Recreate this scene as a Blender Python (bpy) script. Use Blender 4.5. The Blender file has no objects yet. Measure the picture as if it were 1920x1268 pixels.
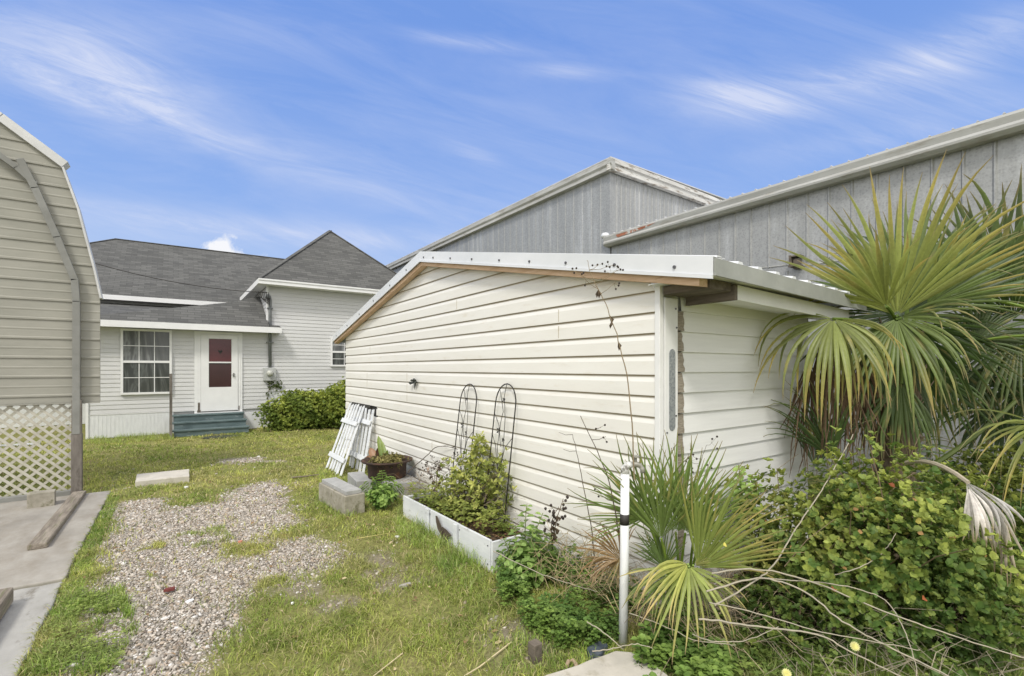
import bpy, math, random
import numpy as np
from mathutils import Vector
R = math.radians
random.seed(7)
rng = np.random.default_rng(11)
scene = bpy.context.scene
col = scene.collection

# ---------------------------------------------------------------- camera
CAM_H = 1.65
CX, SX = .8159, .5782            # the yard's axes follow the shed; the lens looks between them
FPX = 896.
cam_d = bpy.data.cameras.new('camera'); cam = bpy.data.objects.new('camera', cam_d); col.objects.link(cam)
cam_d.sensor_width = 36; cam_d.lens = 16.8; cam_d.shift_y = .0294; cam_d.clip_end = 2000; cam_d.clip_start = .05
cam.location = (0, 0, CAM_H); cam.rotation_euler = (R(90), 0, -math.asin(SX))
scene.camera = cam

def W(u, v, d):
    """a point d metres deep in the view direction, for reading survey points off the photograph"""
    X = (u-960.)/FPX*d; Z = CAM_H+(690.5-v)/FPX*d
    return np.array((CX*X+SX*d, -SX*X+CX*d, Z))
def G(u, v, z=0.):
    """ground point"""
    return W(u, v, (CAM_H-z)*FPX/(v-690.5))

# ---------------------------------------------------------------- mesh builder
class MB:
    def __init__(s): s.v=[]; s.f=[]; s.c=[]
    def add(s, vs, fs, c=None):
        o=len(s.v); s.v.extend([tuple(map(float,p)) for p in vs]); s.f.extend([tuple(i+o for i in f) for f in fs])
        if c is None: c=(1,1,1)
        if len(c)==len(vs) and hasattr(c[0],'__len__'): s.c.extend([tuple(k) for k in c])
        else: s.c.extend([tuple(c)]*len(vs))
        return s
    def box(s, x0,x1,y0,y1,z0,z1,c=None):
        x0,x1=sorted((x0,x1)); y0,y1=sorted((y0,y1)); z0,z1=sorted((z0,z1))
        v=[(x0,y0,z0),(x1,y0,z0),(x1,y1,z0),(x0,y1,z0),(x0,y0,z1),(x1,y0,z1),(x1,y1,z1),(x0,y1,z1)]
        return s.add(v,[(0,3,2,1),(4,5,6,7),(0,1,5,4),(1,2,6,5),(2,3,7,6),(3,0,4,7)],c)
    def beam(s,a,b,w,h,up=(0,0,1),c=None,w2=None,h2=None):
        a=Vector(a);b=Vector(b);d=(b-a).normalized();up=Vector(up)
        x=d.cross(up)
        if x.length<1e-4: x=d.cross(Vector((1,0,0)))
        x.normalize();y=x.cross(d).normalized()
        w2=w if w2 is None else w2;h2=h if h2 is None else h2
        v=[a-x*w/2-y*h/2,a+x*w/2-y*h/2,a+x*w/2+y*h/2,a-x*w/2+y*h/2,b-x*w2/2-y*h2/2,b+x*w2/2-y*h2/2,b+x*w2/2+y*h2/2,b-x*w2/2+y*h2/2]
        return s.add(v,[(0,1,2,3),(7,6,5,4),(0,4,5,1),(1,5,6,2),(2,6,7,3),(3,7,4,0)],c)
    def prism(s,poly,off,c=None):
        """extrude a 3-d polygon by the vector off"""
        n=len(poly); p=[Vector(q) for q in poly]; o=Vector(off)
        v=p+[q+o for q in p]
        f=[tuple(range(n))[::-1],tuple(range(n,2*n))]+[(i,(i+1)%n,n+(i+1)%n,n+i) for i in range(n)]
        return s.add(v,f,c)
    def tube(s,pts,r,n=6,c=None,cap=True):
        P_=[Vector(p) for p in pts]; m=len(P_)
        rr=r if hasattr(r,'__len__') else [r]*m
        if len(rr)!=m: rr=list(np.interp(np.linspace(0,1,m),np.linspace(0,1,len(rr)),rr))
        vs=[];prev=None;cs=[]
        for i in range(m):
            d=(P_[min(i+1,m-1)]-P_[max(i-1,0)])
            if d.length<1e-9: d=Vector((0,0,1))
            d.normalize()
            if prev is None:
                x=d.cross(Vector((0,0,1)))
                if x.length<.05: x=d.cross(Vector((1,0,0)))
            else: x=prev-d*prev.dot(d)
            x.normalize();prev=x;y=d.cross(x)
            for k in range(n):
                a=2*math.pi*k/n; vs.append(P_[i]+(x*math.cos(a)+y*math.sin(a))*rr[i])
                if c is not None: cs.append(c[i] if hasattr(c[0],'__len__') else c)
        f=[(i*n+k,i*n+(k+1)%n,(i+1)*n+(k+1)%n,(i+1)*n+k) for i in range(m-1) for k in range(n)]
        if cap: f+=[tuple(range(n))[::-1],tuple((m-1)*n+k for k in range(n))]
        return s.add(vs,f,cs if c is not None else None)
    def lathe(s,prof,cen,n=24,c=None,sq=(1,1)):
        vs=[];cx_,cy_,cz_=cen
        for (r,z) in prof:
            for k in range(n):
                a=2*math.pi*k/n; vs.append((cx_+r*math.cos(a)*sq[0],cy_+r*math.sin(a)*sq[1],cz_+z))
        f=[(i*n+k,i*n+(k+1)%n,(i+1)*n+(k+1)%n,(i+1)*n+k) for i in range(len(prof)-1) for k in range(n)]
        return s.add(vs,f,c)

def bulk(name, verts, faces, colors=None, smooth=False):
    """verts Nx3, faces = list of MxK index arrays, colors Nx3"""
    me=bpy.data.meshes.new(name)
    verts=np.asarray(verts,dtype=np.float32)
    me.vertices.add(len(verts)); me.vertices.foreach_set('co',verts.ravel())
    loops=np.concatenate([f.ravel() for f in faces]).astype(np.int32)
    tot=np.concatenate([np.full(len(f),f.shape[1],np.int32) for f in faces])
    st=np.concatenate(([0],np.cumsum(tot)[:-1])).astype(np.int32)
    me.loops.add(len(loops)); me.loops.foreach_set('vertex_index',loops)
    me.polygons.add(len(tot)); me.polygons.foreach_set('loop_start',st); me.polygons.foreach_set('loop_total',tot)
    if smooth: me.polygons.foreach_set('use_smooth',np.ones(len(tot),bool))
    me.update(calc_edges=True)
    if colors is not None:
        at=me.color_attributes.new('col','FLOAT_COLOR','POINT')
        cc=np.ones((len(verts),4),np.float32); cc[:,:3]=colors
        at.data.foreach_set('color',cc.ravel())
    return me

def tag(o,label=None,cat=None,group=None,kind=None):
    if label: o['label']=label
    if cat: o['category']=cat
    if group: o['group']=group
    if kind: o['kind']=kind
    return o
def thing(name,label,cat,loc=(0,0,0),group=None):
    o=bpy.data.objects.new(name,None); col.objects.link(o); o.location=Vector([float(k) for k in loc]); o.empty_display_size=.2
    o['rootloc']=[float(k) for k in loc]
    return tag(o,label,cat,group)
def rootloc(p):
    return Vector(p['rootloc']) if p is not None and 'rootloc' in p else Vector((0,0,0))
def part(name,mb,mat,parent=None,smooth=False,bevel=0,label=None):
    """link a builder's shape as one object; vertices are given in yard coordinates"""
    off=rootloc(parent)
    if isinstance(mb,MB):
        me=bpy.data.meshes.new(name)
        me.from_pydata([Vector(v)-off for v in mb.v],[],mb.f)
        at=me.color_attributes.new('col','FLOAT_COLOR','POINT')
        at.data.foreach_set('color',np.array([(*c,1.) for c in mb.c],np.float32).ravel())
        if smooth: me.polygons.foreach_set('use_smooth',np.ones(len(me.polygons),bool))
        me.update()
    else: me=mb
    o=bpy.data.objects.new(name,me); col.objects.link(o)
    if parent is not None:
        o.parent=parent; o['rootloc']=list(off)
    if mat: me.materials.append(mat)
    if bevel:
        b=o.modifiers.new('bevel','BEVEL'); b.width=bevel; b.segments=2; b.limit_method='ANGLE'; b.harden_normals=False
    if label: o['label']=label
    return o
def solo(name,mb,mat,label,cat,group=None,loc=None,**k):
    """a thing that is one mesh, its origin at its base"""
    o=part(name,mb,mat,None,**k)
    tag(o,label,cat,group)
    return o
def pbulk(name,verts,faces,colors,mat,parent=None,smooth=False):
    off=np.array(rootloc(parent))
    me=bulk(name,np.asarray(verts)-off,faces,colors,smooth)
    return part(name,me,mat,parent)

# ---------------------------------------------------------------- materials
def newmat(name):
    m=bpy.data.materials.new(name); m.use_nodes=True; nt=m.node_tree; nt.nodes.clear()
    out=nt.nodes.new('ShaderNodeOutputMaterial'); b=nt.nodes.new('ShaderNodeBsdfPrincipled')
    nt.links.new(b.outputs[0],out.inputs[0]); return m,nt,b,out
def nd(nt,t,**k):
    n=nt.nodes.new(t)
    for a,v in k.items():
        if a.startswith('i_'): n.inputs[a[2:].replace('_',' ')].default_value=v
        else: setattr(n,a,v)
    return n
def ramp(nt,fac,stops):
    r=nt.nodes.new('ShaderNodeValToRGB'); e=r.color_ramp.elements
    while len(e)<len(stops): e.new(.5)
    for i,(p,c) in enumerate(stops):
        e[i].position=p; e[i].color=(*c,1) if hasattr(c,'__len__') else (c,c,c,1)
    nt.links.new(fac,r.inputs[0]); return r.outputs[0]
def mapped(nt,scale=(1,1,1),coord='Object'):
    tc=nt.nodes.new('ShaderNodeTexCoord'); mp=nt.nodes.new('ShaderNodeMapping'); mp.inputs['Scale'].default_value=scale
    nt.links.new(tc.outputs[coord],mp.inputs[0]); return mp.outputs[0]
def noise(nt,scale,detail=4,rough=.6,vec=None,dist=0):
    n=nt.nodes.new('ShaderNodeTexNoise'); n.inputs['Scale'].default_value=scale; n.inputs['Detail'].default_value=detail
    n.inputs['Roughness'].default_value=rough; n.inputs['Distortion'].default_value=dist
    if vec is not None: nt.links.new(vec,n.inputs['Vector'])
    return n.outputs['Fac']
def mixc(nt,a,b,f,mode='MIX'):
    m=nt.nodes.new('ShaderNodeMix'); m.data_type='RGBA'; m.blend_type=mode
    for s,val in ((m.inputs[0],f),(m.inputs[6],a),(m.inputs[7],b)):
        if isinstance(val,(int,float)): s.default_value=val
        elif isinstance(val,tuple): s.default_value=(*val,1)
        else: nt.links.new(val,s)
    return m.outputs[2]
def bump(nt,b,h,strength=.3,dist=.01):
    n=nt.nodes.new('ShaderNodeBump'); n.inputs['Strength'].default_value=strength; n.inputs['Distance'].default_value=dist
    nt.links.new(h,n.inputs['Height']); nt.links.new(n.outputs[0],b.inputs['Normal'])
def mat(name,c1,c2=None,rough=.6,scale=6,stretch=(1,1,1),metal=0,bmp=0,bdist=.004,lo=.35,hi=.65,spec=.4,c3=None,s3=30,f3=(.6,.75),vcol=False,spot=None):
    m,nt,b,out=newmat(name)
    c2=c2 or c1
    vec=mapped(nt,stretch)
    f=noise(nt,scale,6,.65,vec)
    base=ramp(nt,f,[(lo,c1),(hi,c2)])
    if c3:
        f2=noise(nt,s3,5,.7,vec)
        k=ramp(nt,f2,[(f3[0],0.),(f3[1],1.)])
        base=mixc(nt,base,c3,k)
    if vcol:
        a=nt.nodes.new('ShaderNodeAttribute'); a.attribute_name='col'
        base=mixc(nt,base,a.outputs['Color'],1.,'MULTIPLY')
    nt.links.new(base,b.inputs['Base Color'])
    b.inputs['Roughness'].default_value=rough; b.inputs['Metallic'].default_value=metal; b.inputs['Specular IOR Level'].default_value=spec
    if bmp: bump(nt,b,noise(nt,scale*6,6,.7,vec),bmp,bdist)
    return m
def leafmat(name,rough=.5,trans=.25,var=.25,spec=.3):
    m,nt,b,out=newmat(name)
    a=nt.nodes.new('ShaderNodeAttribute'); a.attribute_name='col'
    f=noise(nt,40,3,.6,mapped(nt))
    g=ramp(nt,f,[(.3,1-var),(.7,1+var)])
    c=mixc(nt,a.outputs['Color'],g,1.,'MULTIPLY')
    nt.links.new(c,b.inputs['Base Color']); b.inputs['Roughness'].default_value=rough; b.inputs['Specular IOR Level'].default_value=spec
    t=nt.nodes.new('ShaderNodeBsdfTranslucent'); nt.links.new(c,t.inputs['Color'])
    mx=nt.nodes.new('ShaderNodeMixShader'); mx.inputs[0].default_value=trans
    nt.links.new(b.outputs[0],mx.inputs[1]); nt.links.new(t.outputs[0],mx.inputs[2]); nt.links.new(mx.outputs[0],out.inputs[0])
    return m

M={}
M['leaf']=leafmat('leaf',.5,.38); M['frond']=leafmat('frond',.42,.38,.12,.45); M['grass']=leafmat('grass_blade',.6,.3,.1,.2); M['dry']=leafmat('dry_leaf',.85,.12,.2,.1)
M['vcol']=mat('painted_pieces',(.95,.95,.95),(1.05,1.05,1.05),vcol=True,rough=.7)
M['bark']=mat('bark',(.10,.075,.05),(.2,.16,.11),rough=.95,scale=20,stretch=(1,1,.3),bmp=.6,bdist=.01)
M['stem']=mat('dry_stem',(.85,.85,.85),(1.1,1.05,1.),rough=.85,scale=30,vcol=True)

# ---------------------------------------------------------------- numpy helpers
def vnoise(x,y,s,seed=0):
    x=np.asarray(x)*s+seed*17.3; y=np.asarray(y)*s+seed*9.1
    xi=np.floor(x).astype(int); yi=np.floor(y).astype(int); fx=x-xi; fy=y-yi
    fx=fx*fx*(3-2*fx); fy=fy*fy*(3-2*fy)
    def h(a,b):
        n=(a*374761393+b*668265263+seed*1442695)&0x7fffffff; n=((n^(n>>13))*1274126177)&0x7fffffff
        return ((n^(n>>16))&0xffff)/65535.
    return (h(xi,yi)*(1-fx)+h(xi+1,yi)*fx)*(1-fy)+(h(xi,yi+1)*(1-fx)+h(xi+1,yi+1)*fx)*fy
def fbm(x,y,s,seed=0,o=4):
    t=0;a=.5;n=0
    for k in range(o): t=t+a*vnoise(x,y,s*2**k,seed+k); n+=a; a*=.5
    return t/n
def inpoly(x,y,poly):
    ins=np.zeros(x.shape,bool);d=np.full(x.shape,1e9);n=len(poly)
    for i in range(n):
        x0,y0=poly[i];x1,y1=poly[(i+1)%n]
        c=((y0>y)!=(y1>y))&(x<(x1-x0)*(y-y0)/(y1-y0+1e-12)+x0); ins^=c
        t=np.clip(((x-x0)*(x1-x0)+(y-y0)*(y1-y0))/((x1-x0)**2+(y1-y0)**2+1e-12),0,1)
        d=np.minimum(d,np.hypot(x-x0-t*(x1-x0),y-y0-t*(y1-y0)))
    return np.where(ins,d,-d)
def gp(pts): return [tuple(G(u,v)[:2]) for u,v in pts]
def rep(c,n): return np.repeat(np.asarray(c,float)[None,:],n,0)
# ================================================================ ground, gravel, grass
def c3p(l): return [(160+a/2.595,840+b/2.595) for a,b in l]
GR_MAIN=gp(c3p([(185,265),(300,252),(430,285),(560,285),(660,270),(730,215),(800,175),(880,165),(960,190),(965,300),(1020,350),(900,400),(830,440),(660,440),(600,475),(650,545),(800,580),(900,540),(930,470),(1040,450),(1130,500),(1110,600),(1060,655),(930,640),(860,640),(780,700),(640,770),(650,850),(560,985),(430,1060),(330,1130),(300,1300),(-200,1500),(-40,1130),(20,960),(90,820),(90,690),(150,560),(160,400)]))
GR_2=gp([(600,1045),(700,1048),(745,1070),(700,1090),(620,1075)])
GR_3=gp([(395,858),(470,856),(520,866),(400,870)])
GR_4=gp([(1090,1245),(1000,1215),(1050,1200),(1130,1215)])
def gravelmask(x,y):
    x=np.asarray(x,float);y=np.asarray(y,float)
    d=inpoly(x,y,GR_MAIN)
    d=np.maximum(d,inpoly(x,y,GR_3)-.05)
    n=(fbm(x,y,3.2,3,4)-.5)*.75+(fbm(x,y,14,8,2)-.5)*.25
    m=np.clip((d+n*.55+.21)/.30,0,1)
    # thin patches of turf inside the gravel
    t=fbm(x,y,2.9,31,4)
    m=m*np.clip((.80-t)/.05+.35,0,1)
    return m
BARE=[(gp([(700,1060)])[0],.32),(gp([(755,1080)])[0],.28),(gp([(1010,1190)])[0],.35),(gp([(560,1105)])[0],.22),(gp([(640,1130)])[0],.16),(gp([(860,1010)])[0],.12)]
def baremask(x,y):
    m=np.zeros(np.shape(x))
    for (c,r) in BARE: m=np.maximum(m,np.clip(1.3-np.hypot(x-c[0],y-c[1])/r,0,1))
    return np.clip(m*1.2+(fbm(x,y,6,44,3)-.62)*2.5*np.clip(m+.35,0,1),0,1)
def ax(fine0,fine1,st,coarse0,coarse1):
    return np.concatenate((coarse0,np.arange(fine0,fine1,st),coarse1))
gx=ax(-4,6.5,.06,[-400,-120,-50,-25,-14,-8,-5.5],[6.6,7.2,8,9,11,15,25,50,120,400])
gy=ax(-.5,15.5,.06,[-400,-120,-50,-20,-8,-3,-1.2],[15.6,16.2,17,19,23,30,50,120,400])
XX,YY=np.meshgrid(gx,gy)
gm=gravelmask(XX,YY)
hump=(fbm(XX,YY,1.6,5,3)-.5)*.05+(fbm(XX,YY,9,6,2)-.5)*.012
near=(XX>-4)&(XX<6.5)&(YY>-.5)&(YY<15.5)
inslab=(XX<-.55)&(YY<8.6)
hump=np.where(near&~inslab,hump,0.)-.012-gm*.008
def ground_z(x,y):
    return np.where(~((x<-.55)&(y<8.6)),(fbm(x,y,1.6,5,3)-.5)*.05,0)-.012
nx,ny=len(gx),len(gy)
idx=np.arange(nx*ny).reshape(ny,nx)
q=np.stack([idx[:-1,:-1],idx[:-1,1:],idx[1:,1:],idx[1:,:-1]],-1).reshape(-1,4)
bm_=baremask(XX,YY)
cols=np.stack([gm,bm_,np.zeros_like(gm)],-1).reshape(-1,3)
def ground_mat():
    m,nt,b,out=newmat('soil_and_turf')
    vec=mapped(nt)
    a=nt.nodes.new('ShaderNodeAttribute'); a.attribute_name='col'
    sp=nt.nodes.new('ShaderNodeSeparateColor'); nt.links.new(a.outputs['Color'],sp.inputs[0])
    n1=noise(nt,1.2,5,.6,vec); n2=noise(nt,45,4,.7,vec); n3=noise(nt,220,3,.7,vec)
    turf=ramp(nt,n1,[(.35,(.20,.22,.07)),(.65,(.31,.29,.12))])
    turf=mixc(nt,turf,ramp(nt,n2,[(.3,(.5,.5,.5)),(.7,(1.25,1.25,1.15))]),1.,'MULTIPLY')
    soil=ramp(nt,n2,[(.3,(.14,.115,.08)),(.7,(.33,.30,.25))])
    base=mixc(nt,turf,soil,sp.outputs[0])
    base=mixc(nt,base,ramp(nt,n2,[(.3,(.16,.13,.09)),(.7,(.30,.27,.20))]),sp.outputs[1])
    nt.links.new(base,b.inputs['Base Color']); b.inputs['Roughness'].default_value=.95; b.inputs['Specular IOR Level'].default_value=.1
    bump(nt,b,n3,.6,.01)
    return m
g_me=bulk('ground',np.stack([XX,YY,hump],-1).reshape(-1,3),[q],cols,True)
tag(part('ground',g_me,ground_mat()),kind='structure')

# keep-out zones for turf (slabs, buildings, box)
def blocked(x,y):
    b=(x<-.70)&(y<8.33)
    b|=(x>2.66)&(x<4.95)&(y>2.08)&(y<9.35)
    b|=(x>2.08)&(x<2.68)&(y>3.26)&(y<5.1)
    b|=(y>14.75)
    b|=(x>7.9)
    b|=(x>-.44)&(x<.2)&(y>8.35)&(y<9.0)
    return b
def visible(x,y,mu=1.25):
    X=CX*x-SX*y;Y=SX*x+CX*y
    return (Y>.9)&(np.abs(X/np.maximum(Y,.1))<mu),Y
def scatter(dens_fn,x0,x1,y0,y1,maxd,n):
    x=rng.uniform(x0,x1,n);y=rng.uniform(y0,y1,n)
    vis,Y=visible(x,y)
    p=dens_fn(x,y,Y)/maxd
    k=vis&(rng.random(n)<p)&~blocked(x,y)
    return x[k],y[k],Y[k]

def blades(x,y,z,h,w,lean,cols_):
    """curved grass blades: five points, a quad and two tris"""
    n=len(x); az=rng.uniform(0,2*math.pi,n); la=rng.uniform(0,2*math.pi,n)
    d=np.stack([np.cos(az),np.sin(az),np.zeros(n)],-1)*(w/2)[:,None]
    l=np.stack([np.cos(la),np.sin(la),np.zeros(n)],-1)
    b=np.stack([x,y,z],-1)
    m=b+l*(lean*h*.45)[:,None]; m[:,2]+=h*.6
    t=b+l*(lean*h*1.5)[:,None]; t[:,2]+=h*np.clip(1.05-lean*.55,.25,1)
    V=np.stack([b-d,b+d,m+d*.8,m-d*.8,t],1).reshape(-1,3)
    i=np.arange(n)[:,None]*5
    Q=i+np.array([[0,1,2,3]]); T=i+np.array([[3,2,4]])
    return V,[Q,T],np.repeat(cols_,5,0)
def merge(sets):
    V=[];Q=[];T=[];C=[];o=0
    for v,f,c in sets:
        V.append(v);C.append(c)
        for a in f: (Q if a.shape[1]==4 else T).append(a+o)
        o+=len(v)
    F=[]
    if Q: F.append(np.concatenate(Q))
    if T: F.append(np.concatenate(T))
    return np.concatenate(V),F,np.concatenate(C)

def turf_dens(x,y,Y):
    g=gravelmask(x,y); b=baremask(x,y)
    tint=fbm(x,y,1.8,61,3); thin=np.clip((fbm(x,y,4.2,66,3)-.40)*6,.22,1)
    k=(1-g)**1.5*(1-b*.85)*(.65+.7*tint)+.035
    k=k*thin
    base=.8*np.where(Y<3.5,5200,np.where(Y<5.5,5200-(Y-3.5)*1600,np.where(Y<9,2000-(Y-5.5)*380,np.maximum(670-(Y-9)*60,260))))
    return base*k
def turf_cols(x,y,n,bright=1.):
    a=fbm(x,y,1.1,71,3)[:,None]; b_=fbm(x,y,5,72,2)[:,None]; r=rng.random((n,1))
    green=np.array([.28,.36,.08]); lime=np.array([.54,.56,.15]); straw=np.array([.56,.48,.26]); deep=np.array([.15,.22,.05])
    c=green+(lime-green)*np.clip(a*2.2-.55+rng.normal(0,.25,(n,1)),0,1)
    c=np.where(r<.17,straw,c); c=np.where((b_>.60)&(r>.35),deep*.5+c*.5,c); br_=np.clip((fbm(x,y,2.2,77,3)[:,None]-.52)*5,0,1); c=c*(1-br_*.42)+np.array([.44,.38,.19])*br_*.42
    return c*rng.uniform(.62,1.28,(n,1))*bright
sets=[]
x,y,Y=scatter(turf_dens,-3.6,5.2,.6,15,5200,1500000)
z=ground_z(x,y)
n=len(x); h=rng.uniform(.022,.062,n)*np.where(Y>9,1.0,1.)*(.75+.7*fbm(x,y,2.5,81,2)); w=rng.uniform(.0026,.0062,n)*np.clip(Y/3.5,1,4.2)
lean=rng.uniform(.1,1.5,n)
sets.append(blades(x,y,z,h,w,lean,turf_cols(x,y,n)))
print('turf blades',n)
# lusher clumps: along the slab edge, planter, shed foot, bottom left
def lush(poly,nb,hh,bright=1.):
    pl=gp(poly); xs=[p[0] for p in pl]; ys=[p[1] for p in pl]
    x=rng.uniform(min(xs),max(xs),nb);y=rng.uniform(min(ys),max(ys),nb)
    k=(inpoly(x,y,pl)>0)&~blocked(x,y)&(fbm(x,y,7,91,2)>.35); x=x[k];y=y[k];n=len(x)
    return blades(x,y,ground_z(x,y),rng.uniform(.3,1,n)*hh,rng.uniform(.003,.006,n),rng.uniform(.1,.9,n),turf_cols(x,y,n,bright)*np.array([.85,1.02,.9]))
sets.append(lush([(60,1268),(130,1120),(230,1100),(260,1180),(200,1268)],5000,.10))
sets.append(lush([(225,930),(205,925),(120,1100),(40,1268),(90,1268),(160,1090)],6000,.06))
sets.append(lush([(745,930),(765,965),(905,1085),(930,1140),(870,1110),(740,1000)],9000,.13))
sets.append(lush([(755,925),(775,960),(915,1080),(905,1090),(760,975)],5000,.2))
sets.append(lush([(600,880),(680,905),(700,960),(640,975),(590,950)],4000,.12))
sets.append(lush([(330,1000),(420,985),(440,1010),(350,1030)],1500,.05))
sets.append(lush([(930,1268),(1010,1100),(1180,1180),(1160,1268)],5000,.08))
sets.append(lush([(160,822),(325,815),(325,826),(160,834)],3000,.16))
sets.append(lush([(1220,1268),(1290,1150),(1500,1130),(1920,1200),(1920,1400)],22000,.13,.85))
V,F,C=merge(sets)
tag(pbulk('grass',V,F,C,M['grass']),'short patchy green and straw coloured lawn around the gravel','grass',kind='stuff')

# ---- pebbles
def pebbles(x,y,z,s,cols_):
    t=(1+5**.5)/2
    ico=np.array([(-1,t,0),(1,t,0),(-1,-t,0),(1,-t,0),(0,-1,t),(0,1,t),(0,-1,-t),(0,1,-t),(t,0,-1),(t,0,1),(-t,0,-1),(-t,0,1)])/1.9
    fi=np.array([(0,11,5),(0,5,1),(0,1,7),(0,7,10),(0,10,11),(1,5,9),(5,11,4),(11,10,2),(10,7,6),(7,1,8),(3,9,4),(3,4,2),(3,2,6),(3,6,8),(3,8,9),(4,9,5),(2,4,11),(6,2,10),(8,6,7),(9,8,1)])
    n=len(x)
    sc=np.stack([s*rng.uniform(.7,1.35,n),s*rng.uniform(.6,1.1,n),s*rng.uniform(.4,.8,n)],-1)
    V=ico[None]*(1+rng.normal(0,.13,(n,12,1)))*sc[:,None,:]
    a=rng.uniform(0,6.28,n);ca,sa=np.cos(a)[:,None],np.sin(a)[:,None]
    tl=rng.normal(0,.35,(n,1))
    X=V[:,:,0]*ca-V[:,:,1]*sa;Yv=V[:,:,0]*sa+V[:,:,1]*ca;Z=V[:,:,2]+V[:,:,0]*tl
    V=np.stack([X+x[:,None],Yv+y[:,None],Z+z[:,None]],-1).reshape(-1,3)
    return V,[(np.arange(n)[:,None,None]*12+fi[None]).reshape(-1,3)],np.repeat(cols_,12,0)
def grav_dens(x,y,Y):
    g=gravelmask(x,y)
    b=np.where(Y<4,6600,np.where(Y<7,6600-(Y-4)*1200,3000))
    return b*(g**.8+ .012+baremask(x,y)*.10)
x,y,Y=scatter(grav_dens,-1.0,3.2,.8,10,6700,370000)
n=len(x); s=rng.lognormal(-5.0,.38,n)*np.clip(Y/4.5,1,1.5)
k=rng.random((n,1)); cc=np.array([.41,.375,.335])*rng.uniform(.6,1.45,(n,1))
cc=np.where(k<.22,np.array([.42,.35,.28])*rng.uniform(.7,1.2,(n,1)),cc); cc=np.where(k>.93,np.array([.68,.66,.64]),cc); cc=np.where((k>.86)&(k<.9),np.array([.17,.14,.12]),cc)
print('pebbles',n)
V,F,C=merge([pebbles(x,y,ground_z(x,y)+s*.25-.006,s,cc)])
M['pebble']=mat('pebble',(.8,.8,.8),(1.15,1.13,1.1),rough=.9,scale=60,vcol=True,spec=.2)
tag(pbulk('gravel',V,F,C,M['pebble']),'worn pale pink and grey gravel running up the yard','gravel',kind='stuff')

# ---- concrete
M['conc']=mat('old_concrete',(.25,.23,.20),(.42,.395,.355),rough=.9,scale=2.6,stretch=(1,.5,1),bmp=.45,bdist=.005,c3=(.24,.21,.17),s3=2.2,f3=(.48,.72),lo=.3,hi=.72)
M['conc_b']=mat('old_concrete_near',(.28,.27,.25),(.46,.45,.425),rough=.9,scale=3.2,stretch=(1,.5,1),bmp=.6,bdist=.006,c3=(.15,.13,.10),s3=5,f3=(.56,.70),lo=.3,hi=.72)
M['conc2']=mat('pale_concrete',(.46,.43,.37),(.56,.52,.45),rough=.9,scale=5,bmp=.4,bdist=.003,c3=(.35,.32,.25),s3=9,f3=(.56,.72))
def slabmesh(poly,z0,z1,rag=.012,step=.12,seed=1):
    r=random.Random(seed); out=[]
    n=len(poly)
    for i in range(n):
        a=Vector(poly[i]);b=Vector(poly[(i+1)%n]);L=(b-a).length;k=max(1,int(L/step))
        for j in range(k):
            p=a.lerp(b,j/k)
            if j: p=p+Vector((r.uniform(-rag,rag),r.uniform(-rag,rag)))
            out.append((p.x,p.y,z0))
    return MB().prism(out,(0,0,z1-z0))
tag(part('pavement',slabmesh([(-9,5.085),(-.69,5.052),(-.68,8.30),(-9,8.34)],-.15,.018,.008),M['conc'],bevel=.012),kind='structure')
tag(part('pavement',slabmesh([(-9,-3),(-.69,-3),(-.685,3.0),(-.69,5.005),(-9,5.03)],-.15,.010,.010,seed=2),M['conc_b'],bevel=.012),kind='structure')
# ================================================================ the shed
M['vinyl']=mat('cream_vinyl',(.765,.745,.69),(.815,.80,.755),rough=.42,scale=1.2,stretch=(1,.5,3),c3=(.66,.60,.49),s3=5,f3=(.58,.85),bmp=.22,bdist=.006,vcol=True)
M['whitewood']=mat('painted_planks',(.71,.71,.695),(.80,.80,.785),rough=.65,scale=3,stretch=(.25,1,4),c3=(.45,.43,.36),s3=9,f3=(.66,.8),bmp=.25,bdist=.002)
M['white']=mat('white_paint',(.72,.72,.71),(.82,.82,.81),rough=.5,scale=3,c3=(.5,.49,.45),s3=12,f3=(.68,.82),bmp=.1)
M['flash']=mat('white_flashing',(.64,.66,.68),(.74,.75,.77),rough=.35,scale=2,stretch=(1,.5,1),metal=0,bmp=.08,spec=.5)
M['flash_grey']=mat('weathered_flashing',(.27,.28,.26),(.36,.37,.345),rough=.4,scale=3,bmp=.08,spec=.5,c3=(.25,.24,.2),s3=14,f3=(.62,.75))
M['pine']=mat('raw_pine',(.50,.33,.20),(.66,.48,.33),rough=.8,scale=8,stretch=(4,.25,4),c3=(.33,.2,.12),s3=30,f3=(.6,.7),bmp=.2)
M['darkwood']=mat('weathered_wood',(.09,.075,.06),(.18,.15,.12),rough=.9,scale=8,stretch=(3,.4,3),bmp=.4)
M['rawwood']=mat('bare_plank_end',(.20,.17,.13),(.36,.32,.26),rough=.95,scale=20,stretch=(1,1,6),bmp=.6,bdist=.004)
M['galvplate']=mat('galvanised_plate',(.24,.26,.28),(.46,.48,.50),rough=.5,scale=70,metal=.5,bmp=.5,bdist=.002,c3=(.04,.04,.04),s3=45,f3=(.66,.72))
M['black']=mat('black_metal',(.02,.02,.02),(.04,.035,.03),rough=.6,scale=20,bmp=.2)
M['screw']=mat('screw_head',(.10,.10,.11),rough=.5)

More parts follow.
